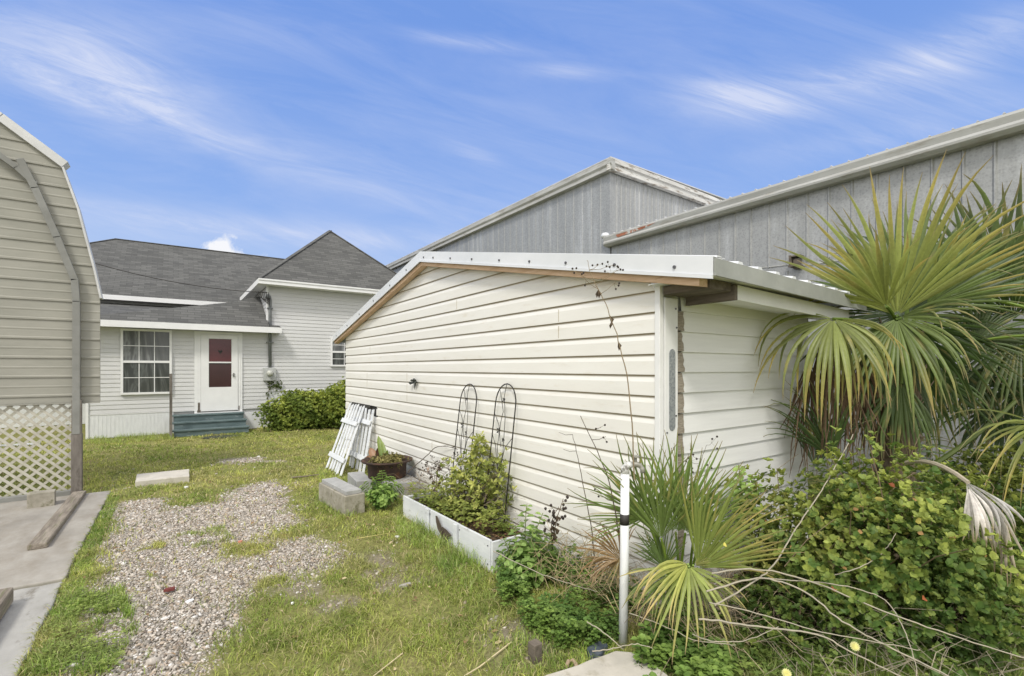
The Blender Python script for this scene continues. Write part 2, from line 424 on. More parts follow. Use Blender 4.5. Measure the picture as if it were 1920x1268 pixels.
def siding(mb,axis,const,lo,hi,z0,z1,expo,anchor,prof,skip=None,lap_tint=None):
    """lapped courses on a wall facing -axis; lo/hi give the wall's ends at height z"""
    k=math.floor((z0-anchor)/expo)
    while anchor+k*expo<z1:
        base=anchor+k*expo
        zs=[(base+p*expo,o) for p,o in prof]
        zs=[(min(max(z,z0),z1),o) for z,o in zs]
        spans=[(None,None)]
        if skip and abs(base-skip[0])<expo*.5: spans=[(None,skip[1]),(skip[2],None)]
        for a,b in spans:
            vs=[]
            for z,o in zs:
                l=lo(z) if a is None else max(lo(z),a); h=hi(z) if b is None else min(hi(z),b)
                if h<l: h=l=(h+l)/2
                for t in (l,h): vs.append((const-o,t,z) if axis=='x' else (t,const-o,z))
            n=len(zs); f=[]
            cc=None if not lap_tint else [c_ for p,o in prof for c_ in ((lap_tint,)*2 if (p==0 and o<.005) or p>.94 else ((1,1,1),)*2)]  # tints the groove and top edge of every course
            for i in range(n-1):
                f.append((2*i,2*i+1,2*i+3,2*i+2) if axis=='y' else (2*i+1,2*i,2*i+2,2*i+3))
            mb.add(vs,f,cc)
        k+=1
VINYL=[(0,.001),(0,.013),(.03,.0135),(.66,.012),(.86,.003),(.955,.001),(1,.001)]
LAP=[(0,0),(0,.018),(1,.003)]
D4=[(0,0),(0,.012),(.06,.012),(1,.001)]
def stain(m,centre,size,color,seed=0.):
    nt=m.node_tree; b=[n for n in nt.nodes if n.type=='BSDF_PRINCIPLED'][0]; src=b.inputs['Base Color'].links[0].from_socket
    tc=nt.nodes.new('ShaderNodeTexCoord'); mp=nt.nodes.new('ShaderNodeMapping'); mp.vector_type='TEXTURE'
    mp.inputs['Location'].default_value=centre; mp.inputs['Scale'].default_value=size; nt.links.new(tc.outputs['Object'],mp.inputs[0])
    ln=nt.nodes.new('ShaderNodeVectorMath'); ln.operation='LENGTH'; nt.links.new(mp.outputs[0],ln.inputs[0])
    n=noise(nt,14,5,.7,tc.outputs['Object']); ad=nt.nodes.new('ShaderNodeMath'); ad.operation='MULTIPLY_ADD'; ad.inputs[1].default_value=1.6; nt.links.new(n,ad.inputs[0]); nt.links.new(ln.outputs['Value'],ad.inputs[2])
    k=ramp(nt,ad.outputs[0],[(.75,1.),(.999,0.)])
    nt.links.new(mixc(nt,src,color,k),b.inputs['Base Color'])
stain(M['vinyl'],(-.02,3.62,.34),(.3,.42,.16),(.45,.20,.07))
stain(M['vinyl'],(-.02,3.3,.16),(.3,.6,.12),(.42,.36,.28))
stain(M['vinyl'],(-.02,3.4,-.02),(1,4.5,.26),(.40,.38,.28))
stain(M['vinyl'],(-.02,4.1,1.27),(.3,.05,.12),(.5,.45,.36))
stain(M['vinyl'],(-.02,1.7,1.05),(.3,.16,.22),(.66,.61,.50))
stain(M['vinyl'],(-.02,5.6,.62),(.3,.30,.22),(.60,.56,.46))
YR,ZR=5.66,3.13; SL=.206          # ridge, pitch
def roof_z(y): return ZR-SL*abs(y-YR)
shed=thing('shed','low cream sided shed with a white metal gable roof and bare pine rake strip','shed',(2.7,2.06,0))
WX=2.70
ylo=lambda z: max(2.09,YR-(ZR-.135-z)/SL)
yhi=lambda z: min(9.30,YR+(ZR-.135-z)/SL)
g=MB(); siding(g,'x',WX,ylo,yhi,.02,2.99,.1443,1.027,VINYL,skip=(.8827,7.60,8.93),lap_tint=(.42,.35,.24))
for (y,z0,z1) in [(6.35,1.46,1.61),(6.35,1.17,1.31),(6.35,1.31,1.46),(8.05,1.32,1.60),(5.55,.6,.74),(3.1,1.9,2.04),(3.1,2.04,2.18),(4.9,2.33,2.47),(7.9,1.9,2.04)]:
    g.box(WX-.0150,WX-.0125,y,y+.005,z0+.005,z1-.03,c=(.6,.55,.45))
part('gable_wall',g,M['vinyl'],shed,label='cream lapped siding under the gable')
s=MB(); siding(s,'y',2.072,lambda z:2.918,lambda z:4.88,.02,2.26,.144,1.908,LAP)
r=random.Random(3)
part('side_wall',s,M['whitewood'],shed,label='white painted plank wall with a bare edge')
b=MB()
b.box(4.86,4.88,2.11,9.30,.0,2.2); b.box(2.72,4.86,9.28,9.30,0,2.2); b.box(2.75,4.86,2.09,2.14,0,2.2)
b.prism([(4.86,2.11,2.2),(4.86,9.30,2.2),(4.86,5.66,2.95)],(.02,0,0))
part('back_wall',b,M['white'],shed)
e=MB()
for k in range(-13,3):
    z=1.908+k*.144
    if z<.03 or z>2.05: continue
    n=6; w=.066+r.uniform(-.006,.012)
    pts=[(2.868,2.046,z+.004),(2.868+w,2.046,z+.004)]+[(2.868+w+r.uniform(-.012,.008),2.0465+.012*j/5,z+.14*j/5) for j in range(1,6)]+[(2.868,2.0585,z+.14)]
    e.prism(pts,(0,.004,0))
part('raw_plank_edge',e,M['rawwood'],shed)
c=MB(); c.box(2.676,2.715,2.052,2.095,.03,2.235); part('corner_trim',c,M['white'],shed,bevel=.003)
c=MB(); c.box(2.722,2.862,2.044,2.100,.03,2.13); cb=part('corner_board',c,M['white'],shed,bevel=.002)
pl=MB(); n=14; pts=[]
for i in range(n+1):
    a=math.pi*i/n; pts.append((2.797+.033*math.cos(a),2.0405,1.745+.036*math.sin(a)))
for i in range(n+1):
    a=math.pi+math.pi*i/n; pts.append((2.797+.033*math.cos(a),2.0405,1.255+.036*math.sin(a)))
pl.prism(pts,(0,.003,0)); part('metal_patch',pl,M['galvplate'],cb)
for (x,z) in [(2.835,2.06),(2.845,1.93),(2.74,1.21),(2.84,1.32),(2.815,1.1)]:
    MBx=MB().tube([(x,2.038,z),(x,2.046,z)],.006,8); part('nail_head',MBx,M['screw'],cb)
# dark opening with scrap behind the pickets
h=MB(); h.box(2.78,2.80,7.5,9.0,.80,1.10); part('opening',h,M['black'],shed)
h=MB(); h.box(2.690,2.715,7.56,7.84,.86,1.0); h.beam((2.66,7.8,1.0),(2.66,8.9,1.005),.03,.03); part('opening_flap',h,M['black'],shed)
# roof
def rp(y,d=0): return roof_z(y)-d
sheet=MB()
for (ya,yb) in ((1.61,YR),(YR,9.76)):
    sheet.prism([(2.60,ya,rp(ya,.012)),(4.92,ya,rp(ya,.012)-(.045 if ya<2 else 0)),(4.92,yb,rp(yb,.012)-(.045 if yb>9 else 0)),(2.60,yb,rp(yb,.012))],(0,0,-.006))
part('roof',sheet,M['flash'],shed)
ro=[o for o in shed.children if o.name.startswith('roof')][0]
rb=MB()
for k in range(10):
    x=2.64+k*.234; w=.045
    for (ya,yb) in ((1.600,YR),(9.76,YR)):
        za=roof_z(ya)-(x-2.6)*.019; zb=roof_z(yb)-.004
        a=[(x-w,ya,za-.012),(x-w*.45,ya,za+.022),(x+w*.45,ya,za+.022),(x+w,ya,za-.012)]
        b_=[(x-w,yb,zb-.012),(x-w*.45,yb,zb+.022),(x+w*.45,yb,zb+.022),(x+w,yb,zb-.012)]
        rb.add(a+b_,[(0,1,5,4),(1,2,6,5),(2,3,7,6),(3,2,1,0)])
part('roof_rib',rb,M['flash'],ro)
fl=MB()
for (ya,yb) in ((1.60,YR),(9.765,YR)):
    d=1 if yb>ya else -1
    A=[(2.572,ya,roof_z(ya)+.012),(2.572,ya,roof_z(ya)-.10),(2.572,yb,roof_z(yb)-.10),(2.572,yb,roof_z(yb)+.012)]
    fl.prism(A,(.006,0,0))
    A=[(2.5785,ya,roof_z(ya)+.012),(2.70,ya,roof_z(ya)+.014),(2.70,yb,roof_z(yb)+.014),(2.5785,yb,roof_z(yb)+.012)]
    fl.prism(A,(0,0,-.004))
    # drip lip
    A=[(2.562,ya,roof_z(ya)-.1015),(2.562,ya,roof_z(ya)-.122),(2.562,yb,roof_z(yb)-.122),(2.562,yb,roof_z(yb)-.1015)]
    fl.prism(A,(.014,0,0))
part('rake_flashing',fl,M['flash'],ro)
for y in (1.86,2.36,2.88,3.36,3.84,4.36,4.84,5.28,5.55,6.1,6.7,7.4,8.1,8.8,9.5):
    z=roof_z(y)-.062; part('screw',MB().tube([(2.563,y,z),(2.572,y,z)],.011,8),M['screw'],ro)
wd=MB()
for (ya,yb) in ((1.70,YR),(9.70,YR)):
    A=[(2.590,ya,roof_z(ya)-.118),(2.590,ya,roof_z(ya)-.168),(2.590,yb,roof_z(yb)-.168),(2.590,yb,roof_z(yb)-.118)]
    wd.prism(A,(.085,0,0))
part('rake_board',wd,M['pine'],shed)
ef=MB(); ef.prism([(2.581,1.594,2.297),(4.935,1.594,2.252),(4.935,1.594,2.150),(2.581,1.594,2.205)],(0,.005,0))
ef.prism([(2.581,1.586,2.2045),(4.935,1.586,2.1495),(4.935,1.586,2.138),(2.581,1.586,2.192)],(0,.016,0))
part('eave_flashing',ef,M['flash_grey'],ro)
eb=MB(); eb.prism([(2.985,1.70,2.196),(4.93,1.70,2.150),(4.93,1.70,2.050),(2.985,1.70,2.098)],(0,.022,0)); part('fascia_board',eb,M['white'],shed,bevel=.002)
rf=MB(); rf.box(2.945,2.98,1.68,2.04,2.09,2.19); rf.box(2.70,2.944,1.70,2.04,2.145,2.20)
part('rafter_tails',rf,M['darkwood'],shed)
so=MB(); so.prism([(2.99,1.723,2.100),(4.92,1.723,2.055),(4.92,2.10,2.12),(2.99,2.10,2.15)],(0,0,.006)); so.box(2.60,4.9,1.61,2.09,2.205,2.21); part('soffit',so,M['white'],shed)
# eave of the far side
ef=MB(); ef.prism([(2.581,9.771,2.285),(4.935,9.771,2.285),(4.935,9.771,2.16),(2.581,9.771,2.16)],(0,.005,0)); part('eave_flashing',ef,M['flash_grey'],ro)

# rusty stain is a real stain on the lowest courses
st=MB(); rr=random.Random(9)
pts=[(2.681,5.93-.42*t,.36-.10*t+(.045 if i%2 else -.02)*rr.uniform(.3,1)) for i,t in enumerate(np.linspace(0,1,9))]
M['rust']=mat('rust',(.30,.09,.03),(.48,.18,.07),rough=.9,scale=25,bmp=.3)

# ================================================================ metal warehouses
def galv():
    m,nt,b,out=newmat('galvanised_sheet')
    vec=mapped(nt)
    v=nt.nodes.new('ShaderNodeTexVoronoi'); v.inputs['Scale'].default_value=38; nt.links.new(vec,v.inputs['Vector'])
    spk=ramp(nt,v.outputs['Distance'],[(.15,.91),(.55,1.06)])
    sep=nt.nodes.new('ShaderNodeSeparateColor'); nt.links.new(v.outputs['Color'],sep.inputs[0])
    spk2=ramp(nt,sep.outputs[0],[(0,.92),(1,1.09)])
    st=noise(nt,1.4,6,.7,mapped(nt,(2.5,2.5,.22)))
    base=ramp(nt,st,[(.32,(.27,.275,.272)),(.55,(.33,.335,.333)),(.72,(.45,.46,.465))])
    base=mixc(nt,base,spk,1.,'MULTIPLY'); base=mixc(nt,base,spk2,1.,'MULTIPLY')
    nt.links.new(base,b.inputs['Base Color']); b.inputs['Metallic'].default_value=.25; b.inputs['Roughness'].default_value=.45
    bump(nt,b,v.outputs['Distance'],.3,.004)
    return m
M['galv']=galv()
M['gutter']=mat('aged_gutter',(.34,.34,.32),(.47,.47,.45),rough=.55,scale=1.5,stretch=(1,.5,3),c3=(.26,.24,.20),s3=4,f3=(.52,.72),bmp=.1)
M['gutter_rust']=mat('rusted_gutter',(.30,.11,.06),(.45,.2,.13),rough=.85,scale=6,c3=(.55,.53,.5),s3=5,f3=(.55,.6),bmp=.3)
M['roofmetal']=mat('roof_sheet',(.45,.46,.47),(.6,.6,.61),rough=.5,scale=3)
wl=thing('metal_warehouse','long lower galvanised metal building running behind the shed and the fan palm','warehouse',(8,0,0))
BX=8.0; YA=7.46
w=MB(); w.box(BX,BX+.05,-6,YA-.02,0,4.36)
w.box(BX+.06,20,-6,-5.95,0,4.4)
ribs=[7.26,6.96,6.66,6.36,6.06,5.75,5.44,5.15,4.86,4.56,4.28,3.98,3.69,3.39,3.09,2.79,2.49,2.19,1.90,1.60,1.32,1.02,.7,.4,.1,-.2,-.5,-.8,-1.1,-1.4,-1.7,-2,-2.3]
part('wall',w,M['galv'],wl)
rb=MB()
for i,y in enumerate(ribs):
    d=.016
    rb.add([(BX-.0005,y-.022,3.30),(BX-d,y-.008,3.30),(BX-d,y+.008,3.30),(BX-.0005,y+.022,3.30),(BX-.0005,y-.022,4.36),(BX-d,y-.008,4.36),(BX-d,y+.008,4.36),(BX-.0005,y+.022,4.36)],[(0,4,5,1),(1,5,6,2),(2,6,7,3),(0,1,2,3)])
    if i%2==0:
        rb.add([(BX-.0005,y-.03,0),(BX-d,y-.012,0),(BX-d,y+.012,0),(BX-.0005,y+.03,0),(BX-.0005,y-.03,3.2),(BX-d,y-.012,3.2),(BX-d,y+.012,3.2),(BX-.0005,y+.03,3.2)],[(0,4,5,1),(1,5,6,2),(2,6,7,3)])
part('wall_ribs',rb,M['galv'],wl)
sm=MB(); sm.prism([(BX-.012,4.6,3.36),(BX-.012,3.55,3.30),(BX-.012,3.55,3.285),(BX-.012,4.6,3.345)],(.011,0,0)); sm.prism([(BX-.012,3.45,3.26),(BX-.012,-6,3.05),(BX-.012,-6,3.03),(BX-.012,3.45,3.24)],(.011,0,0))
part('wall_seam',sm,M['gutter'],wl)
fx=MB(); fx.box(BX-.16,BX-.001,3.44,3.60,3.23,3.25); fx.box(BX-.15,BX-.002,3.57,3.595,3.25,3.41); fx.box(BX-.13,BX-.003,3.44,3.57,3.385,3.405); fx.box(BX-.10,BX-.004,3.47,3.55,3.2,3.35)
part('wall_bracket',fx,M['darkwood'],wl)
# gutter, folded profile
gu=MB(); prof=[(-.17,4.585),(-.18,4.55),(-.16,4.47),(-.19,4.43),(-.185,4.40),(-.13,4.355),(-.02,4.355),(-.02,4.57)]
def gutter(mb,prof,y0,y1,X): mb.prism([(X+a,y0,z) for a,z in prof],(0,y1-y0,0))
gutter(gu,prof,-6,7.52,BX); g_=part('gutter',gu,M['gutter'],wl)
ru=MB(); ru.prism([(BX-.1835,6.1,4.545),(BX-.1835,7.15,4.535),(BX-.1745,7.1,4.475),(BX-.1745,6.4,4.50)],(.003,0,0)); part('rust_patch',ru,M['gutter_rust'],g_)
rs=MB(); rs.prism([(BX-.12,-6,4.60),(BX-.12,7.54,4.60),(20,7.54,5.45),(20,-6,5.45)],(0,0,-.03)); rr_=part('roof',rs,M['roofmetal'],wl)
rb=MB()
for k in range(58):
    y=7.48-k*.2235
    rb.prism([(BX-.14,y-.015,4.603),(BX-.14,y,4.622),(BX-.14,y+.015,4.603)],(11.9,0,.85))
part('roof_ribs',rb,M['roofmetal'],rr_)
cp=MB().lathe([(.0,.09),(.07,.07),(.1,.02),(.09,-.03),(0,-.05)],(BX-.1,7.53,4.60),12); part('gutter_end_cap',cp,M['flash'],g_,smooth=True)

wt=thing('tall_metal_warehouse','taller flat eaved galvanised metal building standing behind the lower one, its corner above the shed','warehouse',(8,YA,0))
w=MB(); w.box(BX-.02,BX+.03,YA,34,0,6.1); w.box(BX+.031,18,YA,YA+.05,0,6.1)
part('wall',w,M['galv'],wt)
rb=MB(); x=BX+.2
while x<17.5:
    rb.prism([(x-.02,YA+.0005,3.5),(x-.006,YA-.018,3.5),(x+.006,YA-.018,3.5),(x+.02,YA+.0005,3.5)],(0,0,2.6)); x+=.155
y=YA+.3
while y<33:
    rb.prism([(BX-.0195,y-.02,0),(BX-.028,y-.006,0),(BX-.028,y+.006,0),(BX-.0195,y+.02,0)],(0,0,6.1)); y+=.3
part('wall_ribs',rb,M['galv'],wt)
tr=MB()
prof=[(-.16,6.27),(-.165,6.17),(-.13,6.12),(-.14,6.04),(-.03,6.03),(-.03,6.27)]
tr.prism([(BX+a,YA-.16,z) for a,z in prof],(0,27,0)); part('gutter',tr,M['gutter'],wt)
tr=MB(); tr.prism([(BX-.16,YA+a,z) for a,z in [(-.15,6.28),(-.155,6.19),(-.12,6.18),(-.13,6.04),(-.03,6.03),(-.03,6.28)]],(10,0,-.12)); 
M['fascia_stained']=mat('stained_fascia',(.50,.49,.46),(.66,.65,.62),rough=.7,scale=2,stretch=(.6,1,3),c3=(.24,.2,.16),s3=5,f3=(.52,.62),bmp=.3)
part('fascia',tr,M['fascia_stained'],wt)
tr=MB(); tr.box(BX-.15,18,YA-.14,34,6.285,6.31); part('roof',tr,M['roofmetal'],wt)

# ================================================================ carport end
M['cpanel']=mat('beige_sheet',(.27,.265,.225),(.33,.32,.275),rough=.5,scale=1.2,stretch=(1,1,3),bmp=.05)
M['cframe']=mat('grey_tube',(.19,.19,.172),(.25,.25,.232),rough=.5,scale=4,c3=(.18,.15,.12),s3=8,f3=(.6,.75))
M['cpost']=mat('stained_post',(.13,.115,.10),(.24,.215,.19),rough=.9,scale=9,stretch=(1,1,.3),c3=(.07,.06,.05),s3=8,f3=(.5,.65),bmp=.3)
M['lattice']=mat('cream_lattice',(.42,.40,.33),(.52,.50,.43),rough=.7,scale=8,c3=(.36,.36,.2),s3=12,f3=(.55,.75))
cpt=thing('carport','beige metal carport end wall with a rounded eave, grey tube frame and lattice below','carport',(-1.02,8.35,0))
CY=8.35
# outline of the end wall (right half, mirrored about x = -4.4)
MID=-4.4
half=[(-.795,1.205),(-.795,2.575),(-.86,2.95),(-1.02,3.72),(-1.165,4.22),(-1.74,4.655)]
sl=(4.655-4.22)/(-1.74+1.165)
half.append((MID,4.655+sl*(MID+1.74)*.75))
def xr_at(z):
    for (xa,za),(xb,zb) in zip(half,half[1:]):
        if za<=z<=zb: return xa+(xb-xa)*(z-za)/(zb-za)
    return MID
CP=[(0,0),(0,.010),(.02,.014),(.10,.014),(.14,.004),(.48,.003),(.52,.006),(.56,.006),(.60,.003),(1,.0)]
c=MB(); siding(c,'y',CY,lambda z:2*MID-xr_at(z),lambda z:xr_at(z),1.205,half[-1][1]-.01,.2435,1.285,CP)
c.prism([(xr_at(z)if s>0 else 2*MID-xr_at(z),CY+.02,z) for s,z in [(1,1.21),(1,2.575),(1,2.95),(1,3.72),(1,4.22),(1,4.655),(1,half[-1][1]),(-1,4.655),(-1,4.22),(-1,3.72),(-1,2.95),(-1,2.575),(-1,1.21)]],(0,.012,0))
c.box(2*MID-half[0][0],half[0][0],CY-.022,CY+.018,1.19,1.2045)
part('end_wall',c,M['cpanel'],cpt)
fr=MB()
path=[(-1.02,0.80),(-1.02,2.50),(-1.035,2.78),(-1.20,3.30),(-1.40,3.88),(-1.53,4.20)]
def barpath(mb,pts,w,d,y): 
    for a,b in zip(pts,pts[1:]):
        a=Vector((a[0],y,a[1]));b=Vector((b[0],y,b[1])); e=(b-a).normalized()*w*.22
        mb.beam(a-e*0,b+e,w,d,up=(0,1,0))
barpath(fr,path,.075,.06,CY-.075)
barpath(fr,[(-1.40,3.93),(-1.56,4.10),(-1.9,4.37),(MID,4.37+(MID+1.9)*sl*.75)],.062,.05,CY-.078)
part('frame',fr,M['cframe'],cpt,bevel=.004)
fr=MB(); barpath(fr,[(2*MID-a,b) for a,b in path],.062,.06,CY-.075); part('frame',fr,M['cframe'],cpt,bevel=.004)
po=MB().box(-1.070,-.965,CY-.10,CY+.0,.012,.803); po.box(-1.066,-.969,CY-.099,CY-.02,.803,1.24)
part('post',MB().box(2*MID+.965,2*MID+1.07,CY-.1,CY,.012,1.24),M['cpost'],cpt)
part('post',po,M['cpost'],cpt,bevel=.004)
tr=MB()
h2=half
for i,(a,b) in enumerate(zip(h2[1:],h2[2:])):
    th=.022 if i<3 else .10
    for sgn in (1,-1):
        A=(a[0] if sgn>0 else 2*MID-a[0],a[1]);B=(b[0] if sgn>0 else 2*MID-b[0],b[1])
        d=Vector((B[0]-A[0],B[1]-A[1])).normalized(); nrm=Vector((-d.y,d.x))*(-sgn)   # outwards
        if nrm.y<0 and i>=3: nrm=-nrm
        if i<3: nrm=Vector((sgn*abs(nrm.x),abs(nrm.y)))
        A=Vector(A);B=Vector(B)
        tr.prism([(A.x,CY-.05,A.y),(B.x,CY-.05,B.y),((B+nrm*th).x,CY-.05,(B+nrm*th).y),((A+nrm*th).x,CY-.05,(A+nrm*th).y)],(0,.20,0))
part('roof_edge',tr,mat('edge_trim',(.50,.50,.49),(.62,.62,.61),rough=.5,scale=4,c3=(.35,.34,.31),s3=9,f3=(.6,.8)),cpt)
la=MB()
def lat(x0,x1,z0,z1,sp,w):
    for s in (1,-1):
        k=-40
        while k<60:
            c0=k*sp
            pts=[]
            # line x - s*z = c0 +  ...
            for z in (z0,z1):
                x=x0+c0+s*(z-z0)*1.0
                pts.append((x,z))
            (xa,za),(xb,zb)=pts
            # clip to x0..x1
            def clip(xa,za,xb,zb):
                ts=[0,1]
                dx=xb-xa
                for lim in (x0,x1):
                    t=(lim-xa)/dx
                    ts.append(t)
                lo=min((x0-xa)/dx,(x1-xa)/dx);hi=max((x0-xa)/dx,(x1-xa)/dx)
                lo=max(lo,0);hi=min(hi,1)
                if hi-lo<.02:return None
                return (xa+dx*lo,za+(zb-za)*lo,xa+dx*hi,za+(zb-za)*hi)
            q_=clip(xa,za,xb,zb)
            if q_:
                y=CY+.03+(.012 if s>0 else 0)
                la.beam((q_[0],y,q_[1]),(q_[2],y,q_[3]),.031,.006,up=(0,1,0))
            k+=1
lat(-4.3,-1.07,.05,1.20,.118,.034)
part('lattice',la,M['lattice'],cpt)
br=MB().box(-5.6,-1.075,CY-.06,CY+.02,.012,.075); part('base_rail',br,M['cframe'],cpt,bevel=.004)
# ================================================================ the house
M['hsiding']=mat('grey_vinyl',(.60,.60,.60),(.66,.66,.66),rough=.45,scale=1.,stretch=(1,1,4),bmp=.04,c3=(.42,.41,.39),s3=3,f3=(.62,.85))
M['skirt']=mat('white_skirting',(.68,.69,.70),(.76,.77,.78),rough=.6,scale=5,stretch=(5,1,1),c3=(.4,.38,.33),s3=7,f3=(.72,.8),bmp=.1)
M['trim']=mat('white_trim',(.78,.78,.78),(.84,.84,.84),rough=.5,scale=3,c3=(.5,.5,.5),s3=18,f3=(.72,.8))
def shingles():
    m,nt,b,out=newmat('grey_shingles')
    tc=nt.nodes.new('ShaderNodeTexCoord'); sp=nt.nodes.new('ShaderNodeSeparateXYZ'); nt.links.new(tc.outputs['Object'],sp.inputs[0])
    ad=nt.nodes.new('ShaderNodeMath'); ad.operation='MULTIPLY'; ad.inputs[1].default_value=1.0; nt.links.new(sp.outputs['Z'],ad.inputs[0])
    cb=nt.nodes.new('ShaderNodeCombineXYZ'); nt.links.new(sp.outputs['X'],cb.inputs[0]); nt.links.new(ad.outputs[0],cb.inputs[1])
    br=nt.nodes.new('ShaderNodeTexBrick'); nt.links.new(cb.outputs[0],br.inputs['Vector'])
    br.inputs['Scale'].default_value=1.; br.inputs['Brick Width'].default_value=.30; br.inputs['Row Height'].default_value=.072
    br.inputs['Mortar Size'].default_value=.006; br.inputs['Mortar Smooth'].default_value=.4; br.inputs['Bias'].default_value=0
    br.inputs['Color1'].default_value=(.088,.088,.085,1); br.inputs['Color2'].default_value=(.138,.137,.131,1); br.inputs['Mortar'].default_value=(.065,.065,.063,1)
    n=noise(nt,3,5,.7,tc.outputs['Object']); n2=noise(nt,60,3,.7,tc.outputs['Object'])
    c=mixc(nt,br.outputs['Color'],ramp(nt,n,[(.3,(.93,.93,.94)),(.7,(1.06,1.06,1.05))]),1.,'MULTIPLY')
    c=mixc(nt,c,ramp(nt,n2,[(.3,(.8,.8,.8)),(.7,(1.2,1.2,1.2))]),1.,'MULTIPLY')
    nt.links.new(c,b.inputs['Base Color']); b.inputs['Roughness'].default_value=.95; b.inputs['Specular IOR Level'].default_value=.2
    bump(nt,b,br.outputs['Fac'],-.4,.01)
    return m
M['shingle']=shingles()
house=thing('house','pale grey sided house with dark shingle roofs and a white door above green steps','house',(0,14.8,0))
FY=14.77
w=MB()
siding(w,'y',FY,lambda z:-1.62,lambda z:2.14,.56,2.66,.1035,.57,D4)
siding(w,'y',FY,lambda z:2.14,lambda z:6.5,1.02,3.95,.1035,.57,D4)
siding(w,'y',18.9,lambda z:-5.6,lambda z:2.1,.6,3.72,.1035,.57,D4)
siding(w,'x',2.14,lambda z:FY,lambda z:18.9,2.6,3.95,.1035,.57,D4)
siding(w,'x',-1.62,lambda z:FY,lambda z:18.9,.57,2.66,.1035,.57,D4)
part('wall',w,M['hsiding'],house)
b=MB(); b.box(6.46,6.5,FY+.01,26,0,3.95); b.box(-5.6,-5.55,18.92,26,0,3.7); b.box(-5.6,6.5,25.95,26,0,3.7); b.box(-1.6,2.1,14.80,14.82,0,2.7); b.box(2.16,6.4,14.80,14.82,0,3.9); b.box(-5.5,2.,18.93,18.95,0,3.7)
part('wall',b,M['hsiding'],house)
s=MB(); s.box(-1.62,-.0,FY-.012,FY+.02,0,.555); s.box(1.5,2.14,FY-.012,FY+.02,0,.45); s.box(2.141,6.5,FY-.005,FY+.02,0,1.005); s.box(-5.6,-1.63,18.88,18.91,0,.59)
s.box(-.02,1.55,FY-.01,FY+.02,0,.3); s.box(-1.625,-1.58,14.76,18.9,0,.5)
x=-1.6
while x<0:
    s.box(x,x+.012,FY-.016,FY-.0125,0.02,.54); x+=.075
part('skirting',s,M['skirt'],house)
t=MB(); t.box(-1.66,-1.61,FY-.035,FY+.04,0,2.62); t.box(-1.61,2.14,FY-.022,FY-.0165,.548,.566); part('corner_trim',t,M['trim'],house)
t=MB(); t.box(2.105,2.155,FY-.03,FY+.05,2.72,3.93); part('corner_trim',t,M['trim'],house)
t=MB(); t.box(2.16,6.5,FY-.026,FY-.0165,1.0,1.03); part('corner_trim',t,M['trim'],house)
# porch roof
pr=MB(); PE=2.765; ps=.19
def pz(y): return PE+ps*(y-14.38)
K0=(-3.2,15.15); K1=(1.95,17.95)
main_poly=[(-3.2,14.38),(2.43,14.38),(2.43,14.76),(2.13,14.765),(2.13,18.9),(-3.2,18.9)]
pr.prism([(x,y,pz(y)) for x,y in main_poly],(0,0,-.02))
zb=pz(K1[1])
pr.prism([(-1.9,14.395,2.770),(2.13,14.395,2.772),(2.13,16.16,3.82),(1.30,15.64,3.51)],(0,0,-.012)); pr.prism([(-1.9,14.40,2.771),(1.30,15.64,3.505),(2.13,16.16,3.815),(2.13,18.6,3.70),(.2,17.0,3.3)],(0,0,-.012))
proof=part('porch_roof',pr,M['shingle'],house)
f=MB(); f.box(-3.2,2.432,14.365,14.395,2.61,2.762); f.box(2.4,2.43,14.396,FY-.03,2.61,2.76); part('fascia',f,M['trim'],proof)
f=MB(); f.box(-3.2,2.39,14.396,FY-.02,2.63,2.645); part('soffit',f,M['trim'],proof)
# wing roof
e0=(1.87,14.38,4.065); ap=(4.366,16.9,6.34); e1=(6.862,14.38,4.065)
wr=MB()
wr.prism([e0,e1,ap],(0,0,-.03))
wr.prism([e0,ap,(4.366,24,6.34),(1.87,24,4.065)],(0,0,-.03)); wr.prism([e1,(6.862,24,4.065),(4.366,24,6.34),ap],(0,0,-.03))
wroof=part('hip_roof',wr,M['shingle'],house)
rc=MB()
def cap(a,b,w=.13):
    a=Vector(a);b=Vector(b);rc.beam(a+Vector((0,0,.0)),b+Vector((0,0,.0)),w,.025)
cap(e0,ap);cap(e1,ap)
part('ridge_cap',rc,M['shingle'],wroof)
f=MB(); f.box(1.86,6.87,14.355,14.385,3.925,4.06); f.box(1.855,1.885,14.386,18.75,3.925,4.06); f.box(6.845,6.875,14.386,24,3.925,4.06)
f.box(1.86,6.87,14.335,14.3545,4.02,4.062)
part('fascia',f,M['trim'],wroof)
f=MB(); f.box(1.89,6.84,14.39,14.75,3.93,3.945); f.box(1.89,2.12,14.76,18.6,3.93,3.945); part('soffit',f,M['trim'],wroof)
# main roof
ME=3.84; RZ=6.387; RY=22.7; RX=-1.753
mr=MB()
mr.prism([(-5.95,18.48,ME),(6.,18.48,ME),(6.,RY,RZ),(RX,RY,RZ)],(0,0,-.03))
mr.prism([(-5.95,18.48,ME),(RX,RY,RZ),(-5.95,26.9,ME)],(0,0,-.03))
mr.prism([(-5.95,26.9,ME),(RX,RY,RZ),(6,RY,RZ),(6,26.9,ME)],(0,0,-.03))
mroof=part('main_roof',mr,M['shingle'],house)
rc=MB(); cap((-5.95,18.48,ME),(RX,RY,RZ));cap((RX,RY,RZ),(5.,RY,RZ)); part('ridge_cap',rc,M['shingle'],mroof)
f=MB(); f.box(-5.97,2.12,18.455,18.49,3.69,3.83); part('fascia',f,M['trim'],mroof)
f=MB(); f.box(-5.9,2.12,18.5,18.88,3.695,3.71); part('soffit',f,M['trim'],mroof)

